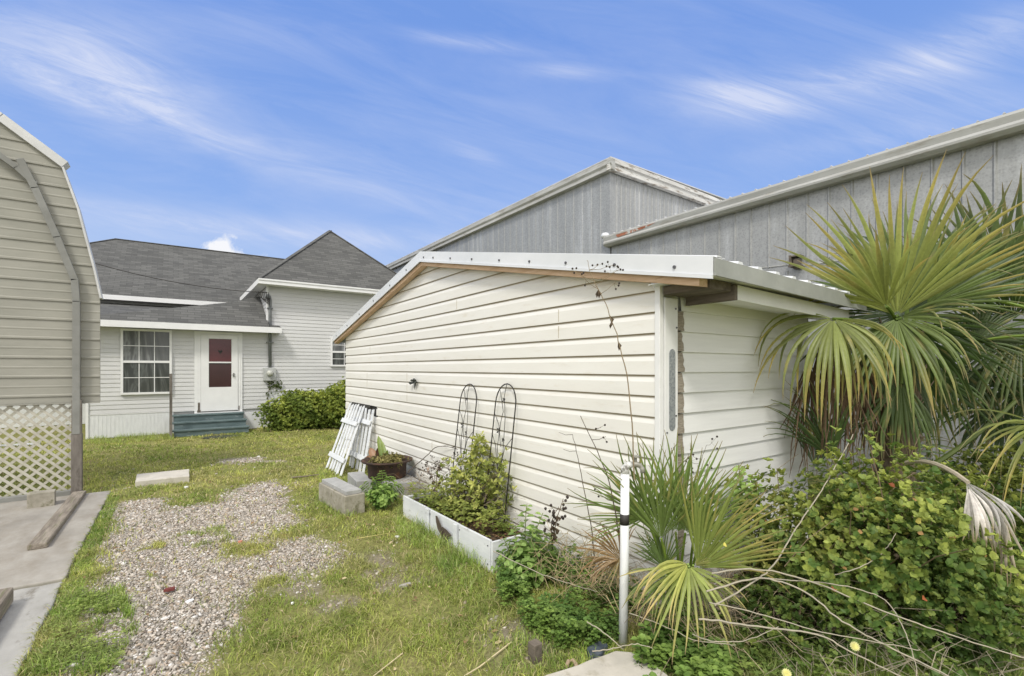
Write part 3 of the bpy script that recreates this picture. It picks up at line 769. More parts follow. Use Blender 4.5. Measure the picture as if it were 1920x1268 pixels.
# windows
def glassmat(name,c1,c2,s):
    m,nt,b,out=newmat(name)
    f=noise(nt,1.,4,.6,mapped(nt,s),1.5)
    nt.links.new(ramp(nt,f,[(.35,c1),(.5,c2),(.56,tuple(k*1.8 for k in c2)),(.62,c2)]),b.inputs['Base Color'])
    b.inputs['Roughness'].default_value=.12; b.inputs['Specular IOR Level'].default_value=.4
    return m
M['glass']=glassmat('curtained_glass',(.035,.04,.038),(.07,.075,.072),(2.6,2.6,.35))
M['glass2']=glassmat('screened_glass',(.09,.095,.095),(.14,.145,.145),(2.2,2.2,.3))
def window(x0,x1,z0,z1,y,cols_,rows,parent,fw=.045):
    zm=(z0+z1)/2
    f=MB()
    f.box(x0,x1,y-.05,y,z1-fw,z1);f.box(x0,x1,y-.055,y,z0,z0+fw);f.box(x0,x0+fw,y-.0505,y,z0+fw,z1-fw);f.box(x1-fw,x1,y-.0505,y,z0+fw,z1-fw)
    f.box(x0+fw,x1-fw,y-.045,y,zm-.028,zm+.028)
    fo=part('window',f,M['trim'],parent)
    for (a,b,mm,nm) in ((zm+.028,z1-fw,M['glass2'],'pane'),(z0+fw,zm-.028,M['glass'],'pane')):
        p=MB().box(x0+fw,x1-fw,y-.026,y-.0215,a,b); part(nm,p,mm,fo)
        g=MB()
        for k in range(1,cols_):
            x=x0+fw+(x1-x0-2*fw)*k/cols_; g.box(x-.008,x+.008,y-.034,y-.0265,a,b)
        for k in range(1,rows):
            z=a+(b-a)*k/rows; g.box(x0+fw,x1-fw,y-.0335,y-.0268,z-.008,z+.008)
        part('muntin',g,M['trim'],fo)
window(-1.03,-.03,1.01,2.60,FY-.014,3,2,house,.05)
window(3.82,4.62,1.70,2.57,FY-.014,2,2,house,.05)
# door
d=MB(); d.box(.44,.575,FY-.04,FY-.013,.50,2.60); d.box(1.42,1.52,FY-.04,FY-.013,.50,2.60); d.box(.575,1.42,FY-.042,FY-.013,2.535,2.60); d.box(.44,1.52,FY-.07,FY-.013,.475,.50)
d.box(.50,.515,FY-.046,FY-.0405,.5,2.6); d.box(1.455,1.468,FY-.046,FY-.0405,.5,2.6)
part('door_frame',d,M['trim'],house)
dr=MB(); Y0=FY-.055
gx0,gx1,gz0,gz1=.755,1.265,1.15,2.42; zm=1.80
dr.box(.58,1.415,Y0,FY-.02,.53,gz0);dr.box(.58,1.415,Y0,FY-.02,gz1,2.53);dr.box(.58,gx0,Y0,FY-.02,gz0,gz1);dr.box(gx1,1.415,Y0,FY-.02,gz0,gz1)
dr.box(gx0,gx1,Y0-.004,FY-.03,zm-.018,zm+.018)
door=part('storm_door',dr,M['trim'],house,bevel=.003)
M['redglass']=mat('red_inner_door',(.075,.012,.016),(.11,.02,.024),rough=.15,scale=1.5,spec=.5)
M['redglass2']=mat('dark_red_inner_door',(.04,.014,.016),(.055,.019,.021),rough=.15,scale=1.5,spec=.5)
p=MB().box(gx0,gx1,FY-.032,FY-.024,zm+.018,gz1); p.box(gx0+.02,gx1-.02,FY-.0335,FY-.0325,2.14,2.15); part('pane',p,M['redglass'],door)
p=MB().box(gx0,gx1,FY-.032,FY-.024,gz0,zm-.018); part('pane',p,M['redglass2'],door)
p=MB().add([(1.01,FY-.037,2.02),(.955,FY-.037,2.10),(.98,FY-.037,2.13),(1.01,FY-.037,2.105),(1.04,FY-.037,2.13),(1.065,FY-.037,2.10)],[(0,1,2,3),(0,3,4,5)]); part('heart_wreath',p,M['black'],door)
p=MB().box(1.30,1.33,Y0-.03,Y0-.001,1.42,1.52); p.tube([(1.315,Y0-.03,1.47),(1.315,Y0-.05,1.47),(1.27,Y0-.05,1.47)],.008,6); part('handle',p,M['cframe'],door)
p=MB().box(.515,.56,FY-.045,FY-.0405,.50,.76).box(.50,.575,FY-.05,FY-.0405,.5,.56); part('rotted_wood',p,M['darkwood'],house)
p=MB().box(1.43,1.462,FY-.045,FY-.0405,.5,.64); part('rotted_wood',p,M['darkwood'],house)
sd=MB(); 
# meter and conduit
M['pvc']=mat('grey_conduit',(.16,.17,.175),(.23,.24,.245),rough=.5,scale=10)
mt=MB().box(2.02,2.335,FY-.12,FY-.013,1.30,1.66); mo=part('electric_meter',mt,mat('meter_box',(.42,.43,.42),(.5,.51,.5),rough=.5,scale=6),house,bevel=.01)
dl=MB().lathe([(0,0),(.085,0),(.085,.03),(.075,.05),(.07,.10),(.05,.125),(0,.13)],(0,0,0),20)
dl.v=[(2.175+a,FY-.12-c_,1.51+b_) for a,b_,c_ in dl.v]; part('dial',dl,mat('meter_glass',(.45,.46,.42),(.6,.6,.55),rough=.2,scale=20),mo,smooth=True)
cd=MB().tube([(2.19,FY-.06,1.66),(2.19,FY-.06,3.55),(2.18,FY-.06,3.62),(2.14,FY-.09,3.66),(2.11,FY-.15,3.64),(2.10,FY-.17,3.58)],.042,12); co=part('conduit',cd,M['pvc'],mo,smooth=True)
for bb in ((2.12,2.26,FY-.105,FY-.012,3.30,3.325),(2.10,2.28,FY-.11,FY-.011,2.35,2.375)): part('bracket',MB().box(*bb),M['pvc'],mo)
# steps
st=thing('wooden_steps','three worn teal green wooden steps up to the white door','steps',(.8,14.3,0))
M['teal']=mat('teal_paint',(.085,.125,.13),(.14,.19,.195),rough=.6,scale=5,stretch=(.5,2,2),c3=(.30,.33,.34),s3=9,f3=(.58,.72),bmp=.2)
for k in range(3):
    z=.155+k*.16; y0=13.92+k*.27
    t_=MB().box(.0-.02+0,1.60-k*.03,y0,y0+.29,z-.03,z+.005); part('tread',t_,M['teal'],st,bevel=.005)
    t_=MB().box(.01,1.58-k*.03,y0+.025,y0+.045,z-.155,z-.031); part('riser',t_,M['teal'],st)
for xx in (.015,1.52): part('stringer',MB().box(xx,xx+.03,13.99,14.72,0,.13),M['teal'],st)
po=MB().box(-.075,-.02,13.88,13.94,0,1.52); solo('wooden_post',po,M['cpost'],'grey weathered wooden post beside the green steps','post',bevel=.004)
mt_=MB(); 
mt_.lathe([(0,.012),(.36,.012),(.42,.0),(.42,-.02)],(.95,13.45,.0),28,sq=(1,.62)); solo('door_mat',mt_,mat('dark_mat',(.03,.035,.03),(.08,.09,.06),rough=1,scale=30,bmp=.5),'dark oval mat lying on the lawn below the green steps','mat')
# service cables
cb=MB()
def cable(a,b,sag,r=.008,n=16):
    a=np.array(a);b=np.array(b); pts=[]
    for i in range(n+1):
        t=i/n; p=a+(b-a)*t; p=p.copy(); p[2]-=sag*4*t*(1-t); pts.append(p)
    return pts
A=W(190,510,13.); B=np.array((2.10,FY-.2,3.72))
cb.tube(cable(W(60,455,12),B,.25),.011,5)
for k in range(7):
    a=B+np.array((-.28+.05*k,-.05+.015*(k%3),.02*(k%2))); b_=np.array((2.11+.01*k,FY-.17,3.58)); cb.tube(cable(a,b_,.10+.03*k,n=8),.007,5)
solo('service_cable',cb,M['black'],'thin black power cable sagging across the shingle roof to the meter pipe','cable')
# ================================================================ plant builders
def unit(v):
    v=np.asarray(v,float); return v/(np.linalg.norm(v)+1e-12)
CAM=np.array((0,0,CAM_H))
class PB:
    """collects strips of leaf faces"""
    def __init__(s): s.sets=[]
    def add(s,V,F,C): s.sets.append((np.asarray(V,float),F,np.asarray(C,float)))
    def build(s,name,mat_,parent=None,smooth=False):
        V,F,C=merge(s.sets); return pbulk(name,V,F,C,mat_,parent,smooth)
def fan(pb,hub,tip,seed=0,spread=200,n=44,fused=.45,droop=.35,base=(.09,.15,.03),tipc=(.36,.30,.08),ytip=.5,roll=0.,face=None,cup=.25,vary=.3,dead=False,maxw=1.,split=.0,jit=1.):
    """one palmate leaf: pleated blade fused near the stalk, then free tapering fingers that droop"""
    r=np.random.default_rng(seed); hub=np.asarray(hub,float); tip=np.asarray(tip,float)
    L=np.linalg.norm(tip-hub); u=(tip-hub)/L
    nr=unit((CAM-hub) if face is None else face); nr=unit(nr-u*nr.dot(u)); w=np.cross(nr,u)
    c_,s_=math.cos(R(roll)),math.sin(R(roll)); w,nr=w*c_+nr*s_,nr*c_-w*s_
    sp=R(spread); dth=sp/n; m=10; st=np.linspace(.03,1,m)
    for i in range(n):
        th=(i+.5)/n*sp-sp/2
        if r.random()<split: continue
        tj=th+r.normal(0,.012*jit)
        d0=unit(math.cos(tj)*u+math.sin(tj)*w+nr*cup*abs(math.sin(th))**1.5+nr*r.normal(0,.035*jit)); sb=r.normal(0,.035*jit)
        Li=L*(1-.22*(abs(th)/(sp/2))**2)*r.uniform(.80,1.07); brk=3.2 if r.random()<.09 else 1.
        pos=hub+d0*Li*st[0]; d=d0.copy(); P=[pos]; D=[d]
        dr=droop*r.uniform(.5,1.7)*brk+(.10 if brk>1 else 0)
        for k in range(1,m):
            stp=Li*(st[k]-st[k-1]); x=st[k]
            free=max(0,(x-fused*.8)/(1-fused*.8))
            d=unit(d+np.array((0,0,-1))*dr*(.08+free**1.3*.55)+r.normal(0,.016*jit,3)*free+np.cross(nr,d)*sb*free)
            pos=pos+d*stp; P.append(pos); D.append(d)
        P=np.array(P);D=np.array(D)
        sidev=np.cross(nr,D); sidev/=np.linalg.norm(sidev,axis=1)[:,None]+1e-9
        nn=np.cross(D,sidev)
        hw=np.where(st<fused, st*Li*math.tan(dth/2)*1.02, 0)
        wf=fused*Li*math.tan(dth/2)*1.02
        t=np.clip((st-fused)/(1-fused),0,1)
        hw=np.where(st>=fused,wf*(1-t**1.4)*.95*maxw+.0012,hw)
        fold=np.where(st<fused,.45,.55)
        A_l=P-sidev*hw[:,None]; B_l=P+nn*(hw*fold)[:,None]; C_l=P+sidev*hw[:,None]
        V=np.stack([A_l,B_l,C_l],1).reshape(-1,3)
        f=[]
        for k in range(m-1):
            a=k*3; f+= [(a,a+1,a+4,a+3),(a+1,a+2,a+5,a+4)]
        bc=np.array(base)*r.uniform(1-vary,1+vary); tc=np.array(tipc)*r.uniform(.7,1.2)
        y=r.random()<ytip
        k_=np.clip((st-(.45 if y else .88))/(.5 if y else .1),0,1)[:,None]**1.2
        cc=None
        if dead: k_=np.clip(st*r.uniform(.3,1.2),0,1)[:,None]
        cc=bc*(1-k_)+tc*k_
        if not dead:
            cc[-1]=(.34,.26,.14); cc[-2]=cc[-2]*.6+np.array((.34,.27,.13))*.4
            if r.random()<.25: q_=r.integers(3,8); cc[q_]=cc[q_]*.45+np.array((.5,.42,.14))*.55
        C=np.repeat(cc,3,0); C[1::3]*=.88
        pb.add(V,[np.array(f)],C)
def stalk(mb,a,b,r0=.012,r1=.007,sag=0.,c=(.16,.2,.07),n=7,up=0.):
    a=np.asarray(a,float);b=np.asarray(b,float); pts=[]
    for i in range(n):
        t=i/(n-1); p=a+(b-a)*t; p=p.copy(); p[2]+=4*t*(1-t)*(up-sag); pts.append(p)
    mb.tube(pts,[r0+(r1-r0)*i/(n-1) for i in range(n)],6,c=c)

def leaves(pb,base,dirs,nrm,L,Wd,cols_,curl=.15):
    """six-point leaves: base, shoulders, tip, folded on the midrib"""
    n=len(base); D=dirs/(np.linalg.norm(dirs,axis=1)[:,None]+1e-9)
    Nn=nrm-D*(nrm*D).sum(1)[:,None]; Nn/=np.linalg.norm(Nn,axis=1)[:,None]+1e-9
    S=np.cross(D,Nn); L=L[:,None];Wd=Wd[:,None]
    a=base; m1=base+D*L*.42; m2=base+D*L*.80-Nn*L*curl*.4; t=base+D*L-Nn*L*curl
    V=np.stack([a,m1-S*Wd*.5+Nn*Wd*.14,m2-S*Wd*.46+Nn*Wd*.1,t,m2+S*Wd*.46+Nn*Wd*.1,m1+S*Wd*.5+Nn*Wd*.14],1).reshape(-1,3)
    i=np.arange(n)[:,None]*6
    pb.add(V,[i+np.array([[0,1,2,3]]),i+np.array([[0,3,4,5]])],np.repeat(cols_,6,0))
def lump(p,s,seed): 
    return (fbm(p[:,0]+p[:,2]*.7,p[:,1]-p[:,2]*.9,s,seed,3))
def shrub_leaves(pb,cen,rad,nros,per=6,L=.035,Wd=.02,cA=(.07,.12,.02),cB=(.22,.27,.05),seed=0,shell=.55,rough=.35,zmin=.03,tipdark=.0,lumps=3.,top=.35):
    r=np.random.default_rng(seed)
    k=int(nros*2.2); d=r.normal(0,1,(k,3)); d/=np.linalg.norm(d,axis=1)[:,None]
    rr=shell+(1-shell)*r.random(k)**.6
    p=d*rr[:,None]
    amp=1+rough*(lump(p*1.0+5,lumps,seed+3)-.5)*2
    p=p*amp[:,None]*np.array(rad)+np.array(cen)
    dens=lump(p,lumps*2.2/max(rad),seed+9)
    keep=(p[:,2]>zmin)&(r.random(k)<np.clip((dens-.28)*3,0.05,1)); p=p[keep][:nros];d=d[keep][:nros];rr=rr[keep][:nros]; n=len(p)
    ax_=d*.8+np.array((0,0,.55))+r.normal(0,.3,(n,3)); ax_/=np.linalg.norm(ax_,axis=1)[:,None]
    ref=np.cross(ax_,r.normal(0,1,(n,3))); ref/=np.linalg.norm(ref,axis=1)[:,None]; ref2=np.cross(ax_,ref)
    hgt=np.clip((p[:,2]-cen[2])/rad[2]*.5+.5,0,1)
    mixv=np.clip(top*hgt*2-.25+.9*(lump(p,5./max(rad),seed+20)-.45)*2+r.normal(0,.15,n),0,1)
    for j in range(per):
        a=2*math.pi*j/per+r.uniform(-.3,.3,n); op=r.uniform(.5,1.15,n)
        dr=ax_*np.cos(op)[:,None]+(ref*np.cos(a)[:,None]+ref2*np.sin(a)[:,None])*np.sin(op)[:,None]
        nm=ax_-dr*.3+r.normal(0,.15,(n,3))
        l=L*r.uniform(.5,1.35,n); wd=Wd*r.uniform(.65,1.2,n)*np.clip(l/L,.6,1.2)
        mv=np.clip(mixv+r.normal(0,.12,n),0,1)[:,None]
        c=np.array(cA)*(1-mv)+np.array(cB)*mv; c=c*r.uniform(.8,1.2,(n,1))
        leaves(pb,p+ax_*r.uniform(-.006,.012,n)[:,None],dr,nm,l,wd,c)
    return p,ax_
def twigs(mb,root,pts,r,seed=0,c=(.22,.17,.11),r0=.008,n=30,spreadroot=.12):
    rr_=random.Random(seed)
    for i in range(min(n,len(pts))):
        e=pts[rr_.randrange(len(pts))]; s=np.array(root)+np.array((rr_.uniform(-1,1)*spreadroot,rr_.uniform(-1,1)*spreadroot,0))
        m=(s+e)/2+np.array((rr_.uniform(-.1,.1),rr_.uniform(-.1,.1),rr_.uniform(0,.12)))*r
        mb.tube([s,s*.5+m*.5+np.array((0,0,.02)),m,m*.5+e*.5+np.array((0,0,.03)),e],[r0,r0*.9,r0*.7,r0*.5,r0*.3],4,c=c)

# ================================================================ fan palm at the shed's corner
palm=thing('fan_palm','big cabbage palm crowding the right end of the shed roof, broad fans with yellowing tips','palm',(5.15,1.15,0))
tk=MB(); pts=[(5.15,1.50,-.02),(5.14,1.48,.5),(5.12,1.45,1.1),(5.11,1.42,1.7),(5.10,1.40,2.0)]
tk.tube(pts,[.17,.15,.14,.13,.08],12)
part('trunk',tk,M['bark'],palm)
boots=MB(); rr_=random.Random(4)
for k in range(90):
    a=rr_.uniform(0,6.28); z=rr_.uniform(.3,1.9); c0=np.array((np.interp(z,[0,2],[5.15,5.10]),np.interp(z,[0,2],[1.5,1.40]),z)); o=np.array((math.cos(a),math.sin(a),0))
    boots.beam(c0+o*.11,c0+o*rr_.uniform(.16,.24)+np.array((0,0,rr_.uniform(.12,.3))),.05,.012,up=tuple(o),c=(1,1,1),w2=.02,h2=.006)
part('leaf_bases',boots,M['bark'],palm)
HUB0=np.array((5.10,1.40,2.0))
OL=(.17,.23,.06); DK=(.075,.125,.035); LT=(.33,.37,.10); YT=(.60,.46,.12)
# (hub px, depth, tip px, depth, spread, n, fused, droop, base, tip colour, yellow share, roll, cup)
palmfans=[
 ((1682,592),3.95,(1662,300),3.75,118,25,.42,.10,LT,YT,.55,10,.25),
 ((1662,575),3.9,(1560,420),3.55,84,14,.45,.16,LT,YT,.6,-10,.2),
 ((1738,572),4.0,(1935,425),3.7,96,25,.45,.12,(.15,.21,.055),YT,.3,15,.2),
 ((1688,596),3.95,(1850,690),3.45,150,30,.36,.55,(.19,.25,.07),(.62,.52,.22),.5,0,.2),
 ((1682,598),3.95,(1670,790),3.6,120,22,.34,.5,(.17,.23,.06),YT,.35,0,.25),
 ((1680,592),4.05,(1588,668),4.15,170,40,.62,.15,DK,OL,.1,0,.15),
 ((1562,598),3.75,(1462,745),3.4,170,24,.30,1.1,(.24,.28,.08),YT,.7,10,.2),
 ((1572,600),3.8,(1690,735),3.5,120,18,.28,.95,(.24,.27,.07),YT,.75,0,.2),
 ((1705,560),4.15,(1745,345),4.1,100,22,.45,.1,(.2,.26,.08),OL,.2,10,.2),
 ((1640,560),4.2,(1545,470),4.1,110,20,.45,.12,(.16,.22,.07),OL,.2,0,.2),
 ((1700,600),4.2,(1760,380),4.6,130,30,.45,.12,DK,OL,.2,0,.2),
 ((1700,620),4.1,(1860,780),3.9,150,34,.40,.45,(.07,.12,.03),OL,.2,20,.2),
 ((1665,640),4.1,(1560,800),4.0,150,30,.40,.7,DK,OL,.15,0,.2),
 ((1720,600),4.5,(1860,560),4.8,150,34,.45,.25,(.06,.10,.025),OL,.1,-20,.2),
 ((1690,610),4.3,(1700,760),4.4,170,34,.45,.5,DK,OL,.1,0,.2),
 ((1670,700),4.2,(1560,840),4.1,120,26,.4,.5,DK,OL,.1,0,.2),
 ((1720,690),4.3,(1780,860),4.2,130,28,.4,.5,DK,OL,.15,0,.2),
 ((1690,720),3.9,(1690,880),3.8,110,22,.4,.5,(.10,.15,.04),OL,.2,0,.2),
]
M['gstalk']=mat('green_stalk',(.14,.18,.05),(.2,.24,.08),rough=.5,vcol=True)
for i,(h,hd,t_,td,sp_,n_,fu,dr_,bs,tp,yt,ro_,cu) in enumerate(palmfans):
    pb=PB(); hub=W(*h,hd); fan(pb,hub,W(*t_,td),seed=100+i,spread=sp_,n=n_,fused=fu,droop=dr_,base=bs,tipc=tp,ytip=yt,roll=ro_,cup=cu)
    pb.build('frond',M['frond'],palm,smooth=False)
    pet=MB(); stalk(pet,HUB0+np.array((0,0,-.15)),hub,.018,.012,c=(.55,.7,.3),up=.06); part('stalk',pet,M['gstalk'],palm)
# dead skirt hanging below
pb=PB(); rs_=np.random.default_rng(77)
for k,(h,hd,t_,td) in enumerate([((1540,640),3.95,(1520,860),3.9),((1560,640),3.95,(1545,900),3.85),((1580,660),4.0,(1590,880),3.95),((1610,660),4.0,(1640,900),4.1),((1520,680),4.05,(1515,900),4.05),((1640,700),4.1,(1660,880),4.1)]):
    fan(pb,W(*h,hd),W(*t_,td),seed=300+k,spread=46,n=16,fused=.3,droop=.6,base=(.10,.065,.04),tipc=(.20,.14,.09),ytip=1,dead=True,cup=.1,jit=3,vary=.45)
pb.build('dead_fronds',M['dry'],palm)
# green low shadowy suckers between trunk and wall
pb=PB()
for k,(h,hd,t_,td,sp_) in enumerate([((1560,860),3.9,(1500,700),3.95,70),((1530,880),4.0,(1535,720),4.2,60),((1650,850),4.4,(1720,740),4.5,120),((1720,830),4.6,(1640,760),4.7,120)]):
    pb=PB(); fan(pb,W(*h,hd),W(*t_,td),seed=330+k,spread=sp_,n=20,fused=.35,droop=.3,base=DK,tipc=OL,ytip=.2); pb.build('frond',M['frond'],palm)

palm2=thing('fan_palm','darker fan palm cut by the right edge, spiky fans against the metal wall','palm',(6.3,.35,0))
tk=MB().tube([(6.4,.3,-.02),(6.35,.33,.6),(6.3,.36,1.3),(6.25,.4,1.9)],[.17,.15,.15,.1],12); part('trunk',tk,M['bark'],palm2)
H2=np.array((6.25,.4,1.9))
for i,(h,hd,t_,td,sp_,n_,fu,dr_,bs,tp,yt,ro_) in enumerate([
 ((1900,560),4.6,(1865,310),4.5,110,24,.5,.08,(.16,.21,.08),OL,.2,0),
 ((1910,570),4.4,(1990,380),4.2,110,28,.5,.15,(.16,.22,.06),OL,.2,0),
 ((1900,600),4.5,(1800,520),4.4,140,34,.45,.2,DK,OL,.15,0),
 ((1915,620),4.4,(1900,800),4.1,150,32,.42,.5,(.12,.17,.05),OL,.2,0),
 ((1900,640),4.6,(1780,700),4.6,150,32,.42,.35,DK,OL,.1,10),
 ((1960,640),4.3,(2080,700),4.0,170,34,.42,.5,(.15,.21,.05),YT,.2,0),
 ((1850,560),4.3,(1830,350),4.2,100,22,.5,.1,(.13,.18,.06),OL,.2,0),
 ((1830,640),4.5,(1930,560),4.4,150,30,.45,.3,(.10,.15,.04),OL,.1,0),
 ((1820,700),4.7,(1900,800),4.5,160,30,.45,.4,DK,OL,.1,0),
 ((1780,680),4.8,(1740,800),4.7,170,30,.45,.4,DK,OL,.1,0),
 ((1880,760),4.8,(1850,880),4.6,160,28,.45,.4,DK,OL,.1,0),
 ((1940,700),4.6,(1920,860),4.4,140,26,.45,.4,DK,OL,.1,0),
 ((1850,620),4.9,(1760,560),4.9,160,30,.45,.3,DK,OL,.1,0),
 ((1960,800),4.0,(1850,860),3.6,80,18,.3,.5,(.24,.28,.07),YT,.4,0),
 ]):
    pb=PB(); hub=W(*h,hd); fan(pb,hub,W(*t_,td),seed=400+i,spread=sp_,n=n_,fused=fu,droop=dr_,base=bs,tipc=tp,ytip=yt,roll=ro_)
    pb.build('frond',M['frond'],palm2); pet=MB(); stalk(pet,H2,hub,.018,.012,c=(.9,1.1,.45),up=.04); part('stalk',pet,M['gstalk'],palm2)
pet=MB(); stalk(pet,W(1745,875,4.0),W(1905,752,4.1),.022,.016,c=(.35,.4,.2),sag=.03); part('stalk',pet,M['gstalk'],palm2)

# weathered dead frond, grey white, hanging over the shrub
df=thing('dead_palm_frond','bleached grey white dead palm frond drooping over the right side of the green shrub','palm frond',tuple(G(1870,1180)))
pb=PB()
fan(pb,W(1812,905,2.62),W(1935,1030,2.45),seed=501,spread=78,n=17,fused=.55,droop=.8,base=(.74,.71,.70),tipc=(.46,.40,.33),ytip=.4,cup=.2,jit=2,vary=.15,roll=30)
fan(pb,W(1815,915,2.6),W(1865,1030,2.45),seed=502,spread=60,n=8,fused=.5,droop=1.2,base=(.66,.62,.58),tipc=(.42,.35,.26),ytip=1,cup=.1,jit=4,vary=.2)
fan(pb,W(1880,960,2.6),W(1915,1110,2.5),seed=503,spread=36,n=7,fused=.4,droop=.7,base=(.5,.44,.36),tipc=(.36,.29,.2),ytip=1,cup=.1,jit=4,vary=.2)
pb.build('blade',M['dry'],df)
sk_=MB(); stalk(sk_,W(1700,868,3.3),W(1815,905,2.62),.016,.012,c=(.4,.36,.28),up=.05); part('stalk',sk_,M['stem'],df)

# ================================================================ saw palmetto in front of the shed corner
pm=thing('saw_palmetto','low spiky palmetto clump growing at the shed corner behind the white water pipe','palmetto',tuple(G(1270,1165)))
GR=(.20,.28,.075); YG=(.38,.41,.10)
PBASE=G(1275,1160); PBASE[2]=0
pmf=[((1212,972),2.95,(1165,808),2.85,165,30,.34,.05,GR,OL,.15,0,'g'),
 ((1215,968),3.0,(1085,915),2.9,95,15,.30,.06,GR,YT,.3,0,'g'),
 ((1267,998),2.95,(1262,805),2.95,120,30,.50,.03,(.20,.30,.075),OL,.15,0,'g'),
 ((1285,1000),2.9,(1350,835),2.85,100,24,.40,.05,GR,YG,.2,0,'g'),
 ((1240,1010),2.9,(1215,850),2.8,90,20,.42,.06,GR,YG,.2,0,'g'),
 ((1310,1020),2.85,(1330,880),2.75,80,18,.42,.08,(.26,.33,.09),YG,.3,0,'g'),
 ((1308,1066),2.75,(1420,900),2.55,84,22,.46,.05,(.26,.32,.08),(.50,.42,.12),.6,0,'g'),
 ((1300,1060),2.75,(1480,980),2.55,55,10,.34,.06,(.32,.33,.09),(.6,.45,.14),.7,0,'g'),
 ((1292,1062),2.7,(1290,1240),2.38,165,15,.28,.36,(.34,.40,.10),(.66,.55,.2),.8,0,'g'),
 ((1290,1058),2.7,(1165,1110),2.45,70,8,.30,.45,(.46,.48,.13),(.75,.52,.25),.9,0,'g'),
 ((1245,1065),2.95,(1225,975),3.0,110,22,.5,.1,(.12,.18,.05),OL,.1,0,'g'),
 ((1300,1010),3.0,(1425,960),2.85,90,20,.35,.1,(.18,.26,.06),YG,.3,0,'g'),
 ((1250,1080),2.8,(1180,1150),2.6,110,14,.35,.3,(.14,.21,.05),YG,.4,0,'g'),
 ((1310,1090),2.75,(1390,1140),2.55,120,16,.32,.35,(.22,.26,.07),YG,.5,0,'g'),
 ((1270,1100),2.75,(1245,1170),2.6,140,16,.35,.3,(.16,.2,.05),YG,.4,0,'g'),
 ((1250,1040),3.1,(1190,1010),3.1,80,12,.35,.1,(.12,.18,.05),OL,.1,0,'g'),
 ]
for i,(h,hd,t_,td,sp_,n_,fu,dr_,bs,tp,yt,ro_,_) in enumerate(pmf):
    pb=PB(); hub=W(*h,hd); fan(pb,hub,W(*t_,td),seed=600+i,spread=sp_,n=n_,fused=fu,droop=dr_,base=bs,tipc=tp,ytip=yt,roll=ro_,maxw=.66,jit=1.5)
    pb.build('frond',M['frond'],pm); pet=MB(); stalk(pet,PBASE+np.array((random.uniform(-.05,.05),random.uniform(-.05,.05),0)),hub,.012,.007,c=(.9,1.1,.5),sag=-.03); part('stalk',pet,M['gstalk'],pm)
pb=PB()
fan(pb,W(1165,1052,2.95),W(1095,985,2.95),seed=650,spread=130,n=26,fused=.5,droop=.25,base=(.26,.17,.07),tipc=(.30,.2,.12),ytip=1,cup=.2,dead=True,jit=3,vary=.3,maxw=.7)
fan(pb,W(1160,1050,2.9),W(1080,1030,2.9),seed=651,spread=70,n=12,fused=.3,droop=.9,base=(.32,.22,.12),tipc=(.40,.30,.20),ytip=1,dead=True,jit=4,maxw=.5)
fan(pb,W(1165,1045,2.95),W(1150,1110,2.9),seed=652,spread=110,n=14,fused=.4,droop=.5,base=(.28,.22,.10),tipc=(.3,.24,.14),ytip=1,dead=True,jit=3,maxw=.6)
pb.build('dead_frond',M['dry'],pm)

# ================================================================ shrubs
def shrub(name,label,cat,cen,rad,nros,group=None,stemn=26,**k):
    t=thing(name,label,cat,(cen[0],cen[1],0),group); pb=PB(); p,a=shrub_leaves(pb,cen,rad,nros,**k); pb.build('foliage',M['leaf'],t)
    mb=MB(); twigs(mb,(cen[0],cen[1],0),p,max(rad),k.get('seed',0),n=stemn,r0=.007); part('stems',mb,M['stem'],t); return t
M['stem'].name='dry_stem'
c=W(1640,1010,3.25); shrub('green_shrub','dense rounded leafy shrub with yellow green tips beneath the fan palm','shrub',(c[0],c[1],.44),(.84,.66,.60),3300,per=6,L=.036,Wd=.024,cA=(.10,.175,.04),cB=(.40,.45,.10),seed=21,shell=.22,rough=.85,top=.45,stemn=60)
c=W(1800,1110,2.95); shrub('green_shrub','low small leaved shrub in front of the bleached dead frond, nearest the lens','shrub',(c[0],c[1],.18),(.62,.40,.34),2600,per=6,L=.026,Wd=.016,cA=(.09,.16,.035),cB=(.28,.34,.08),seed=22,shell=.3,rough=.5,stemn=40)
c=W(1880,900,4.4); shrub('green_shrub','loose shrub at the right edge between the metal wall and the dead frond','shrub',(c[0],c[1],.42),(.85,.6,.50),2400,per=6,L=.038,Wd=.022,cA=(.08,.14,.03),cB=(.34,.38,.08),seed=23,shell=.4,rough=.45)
c=W(1490,1010,3.2); shrub('green_shrub','thin twiggy shrub with rusty leaves between the plank wall and the palmetto','shrub',(c[0],c[1],.34),(.42,.34,.44),1100,per=6,L=.030,Wd=.018,cA=(.10,.15,.035),cB=(.38,.38,.10),seed=24,shell=.3,rough=.5)
c=W(1500,1120,2.95); shrub('green_shrub','low dark shrub spreading under the bare canes','shrub',(c[0],c[1],.12),(.5,.36,.30),1500,per=6,L=.026,Wd=.016,cA=(.08,.14,.03),cB=(.26,.32,.07),seed=25,shell=.3,rough=.5)
pb=PB(); r_=np.random.default_rng(55); n=34
cc_=W(1640,1000,2.75); P_=np.stack([cc_[0]+.12+r_.normal(0,.34,n),cc_[1]+r_.normal(0,.22,n),r_.uniform(.3,.98,n)],-1)
D_=r_.normal(0,1,(n,3)); D_[:,2]*=.4
sh=bpy.data.objects['green_shrub']; r1=r_.random((n,1))
C_=np.where(r1<.12,np.array([.45,.14,.06]),np.where(r1<.6,np.array([.62,.55,.14]),np.array([.5,.3,.12])))*r_.uniform(.7,1.2,(n,1))
leaves(pb,P_,D_,np.tile(np.array((-.3,-.6,.7)),(n,1))+r_.normal(0,.3,(n,3)),r_.uniform(.025,.05,n),r_.uniform(.016,.034,n),C_)
pb.build('turning_leaves',M['leaf'],sh)
mb=MB(); rr2=random.Random(4)
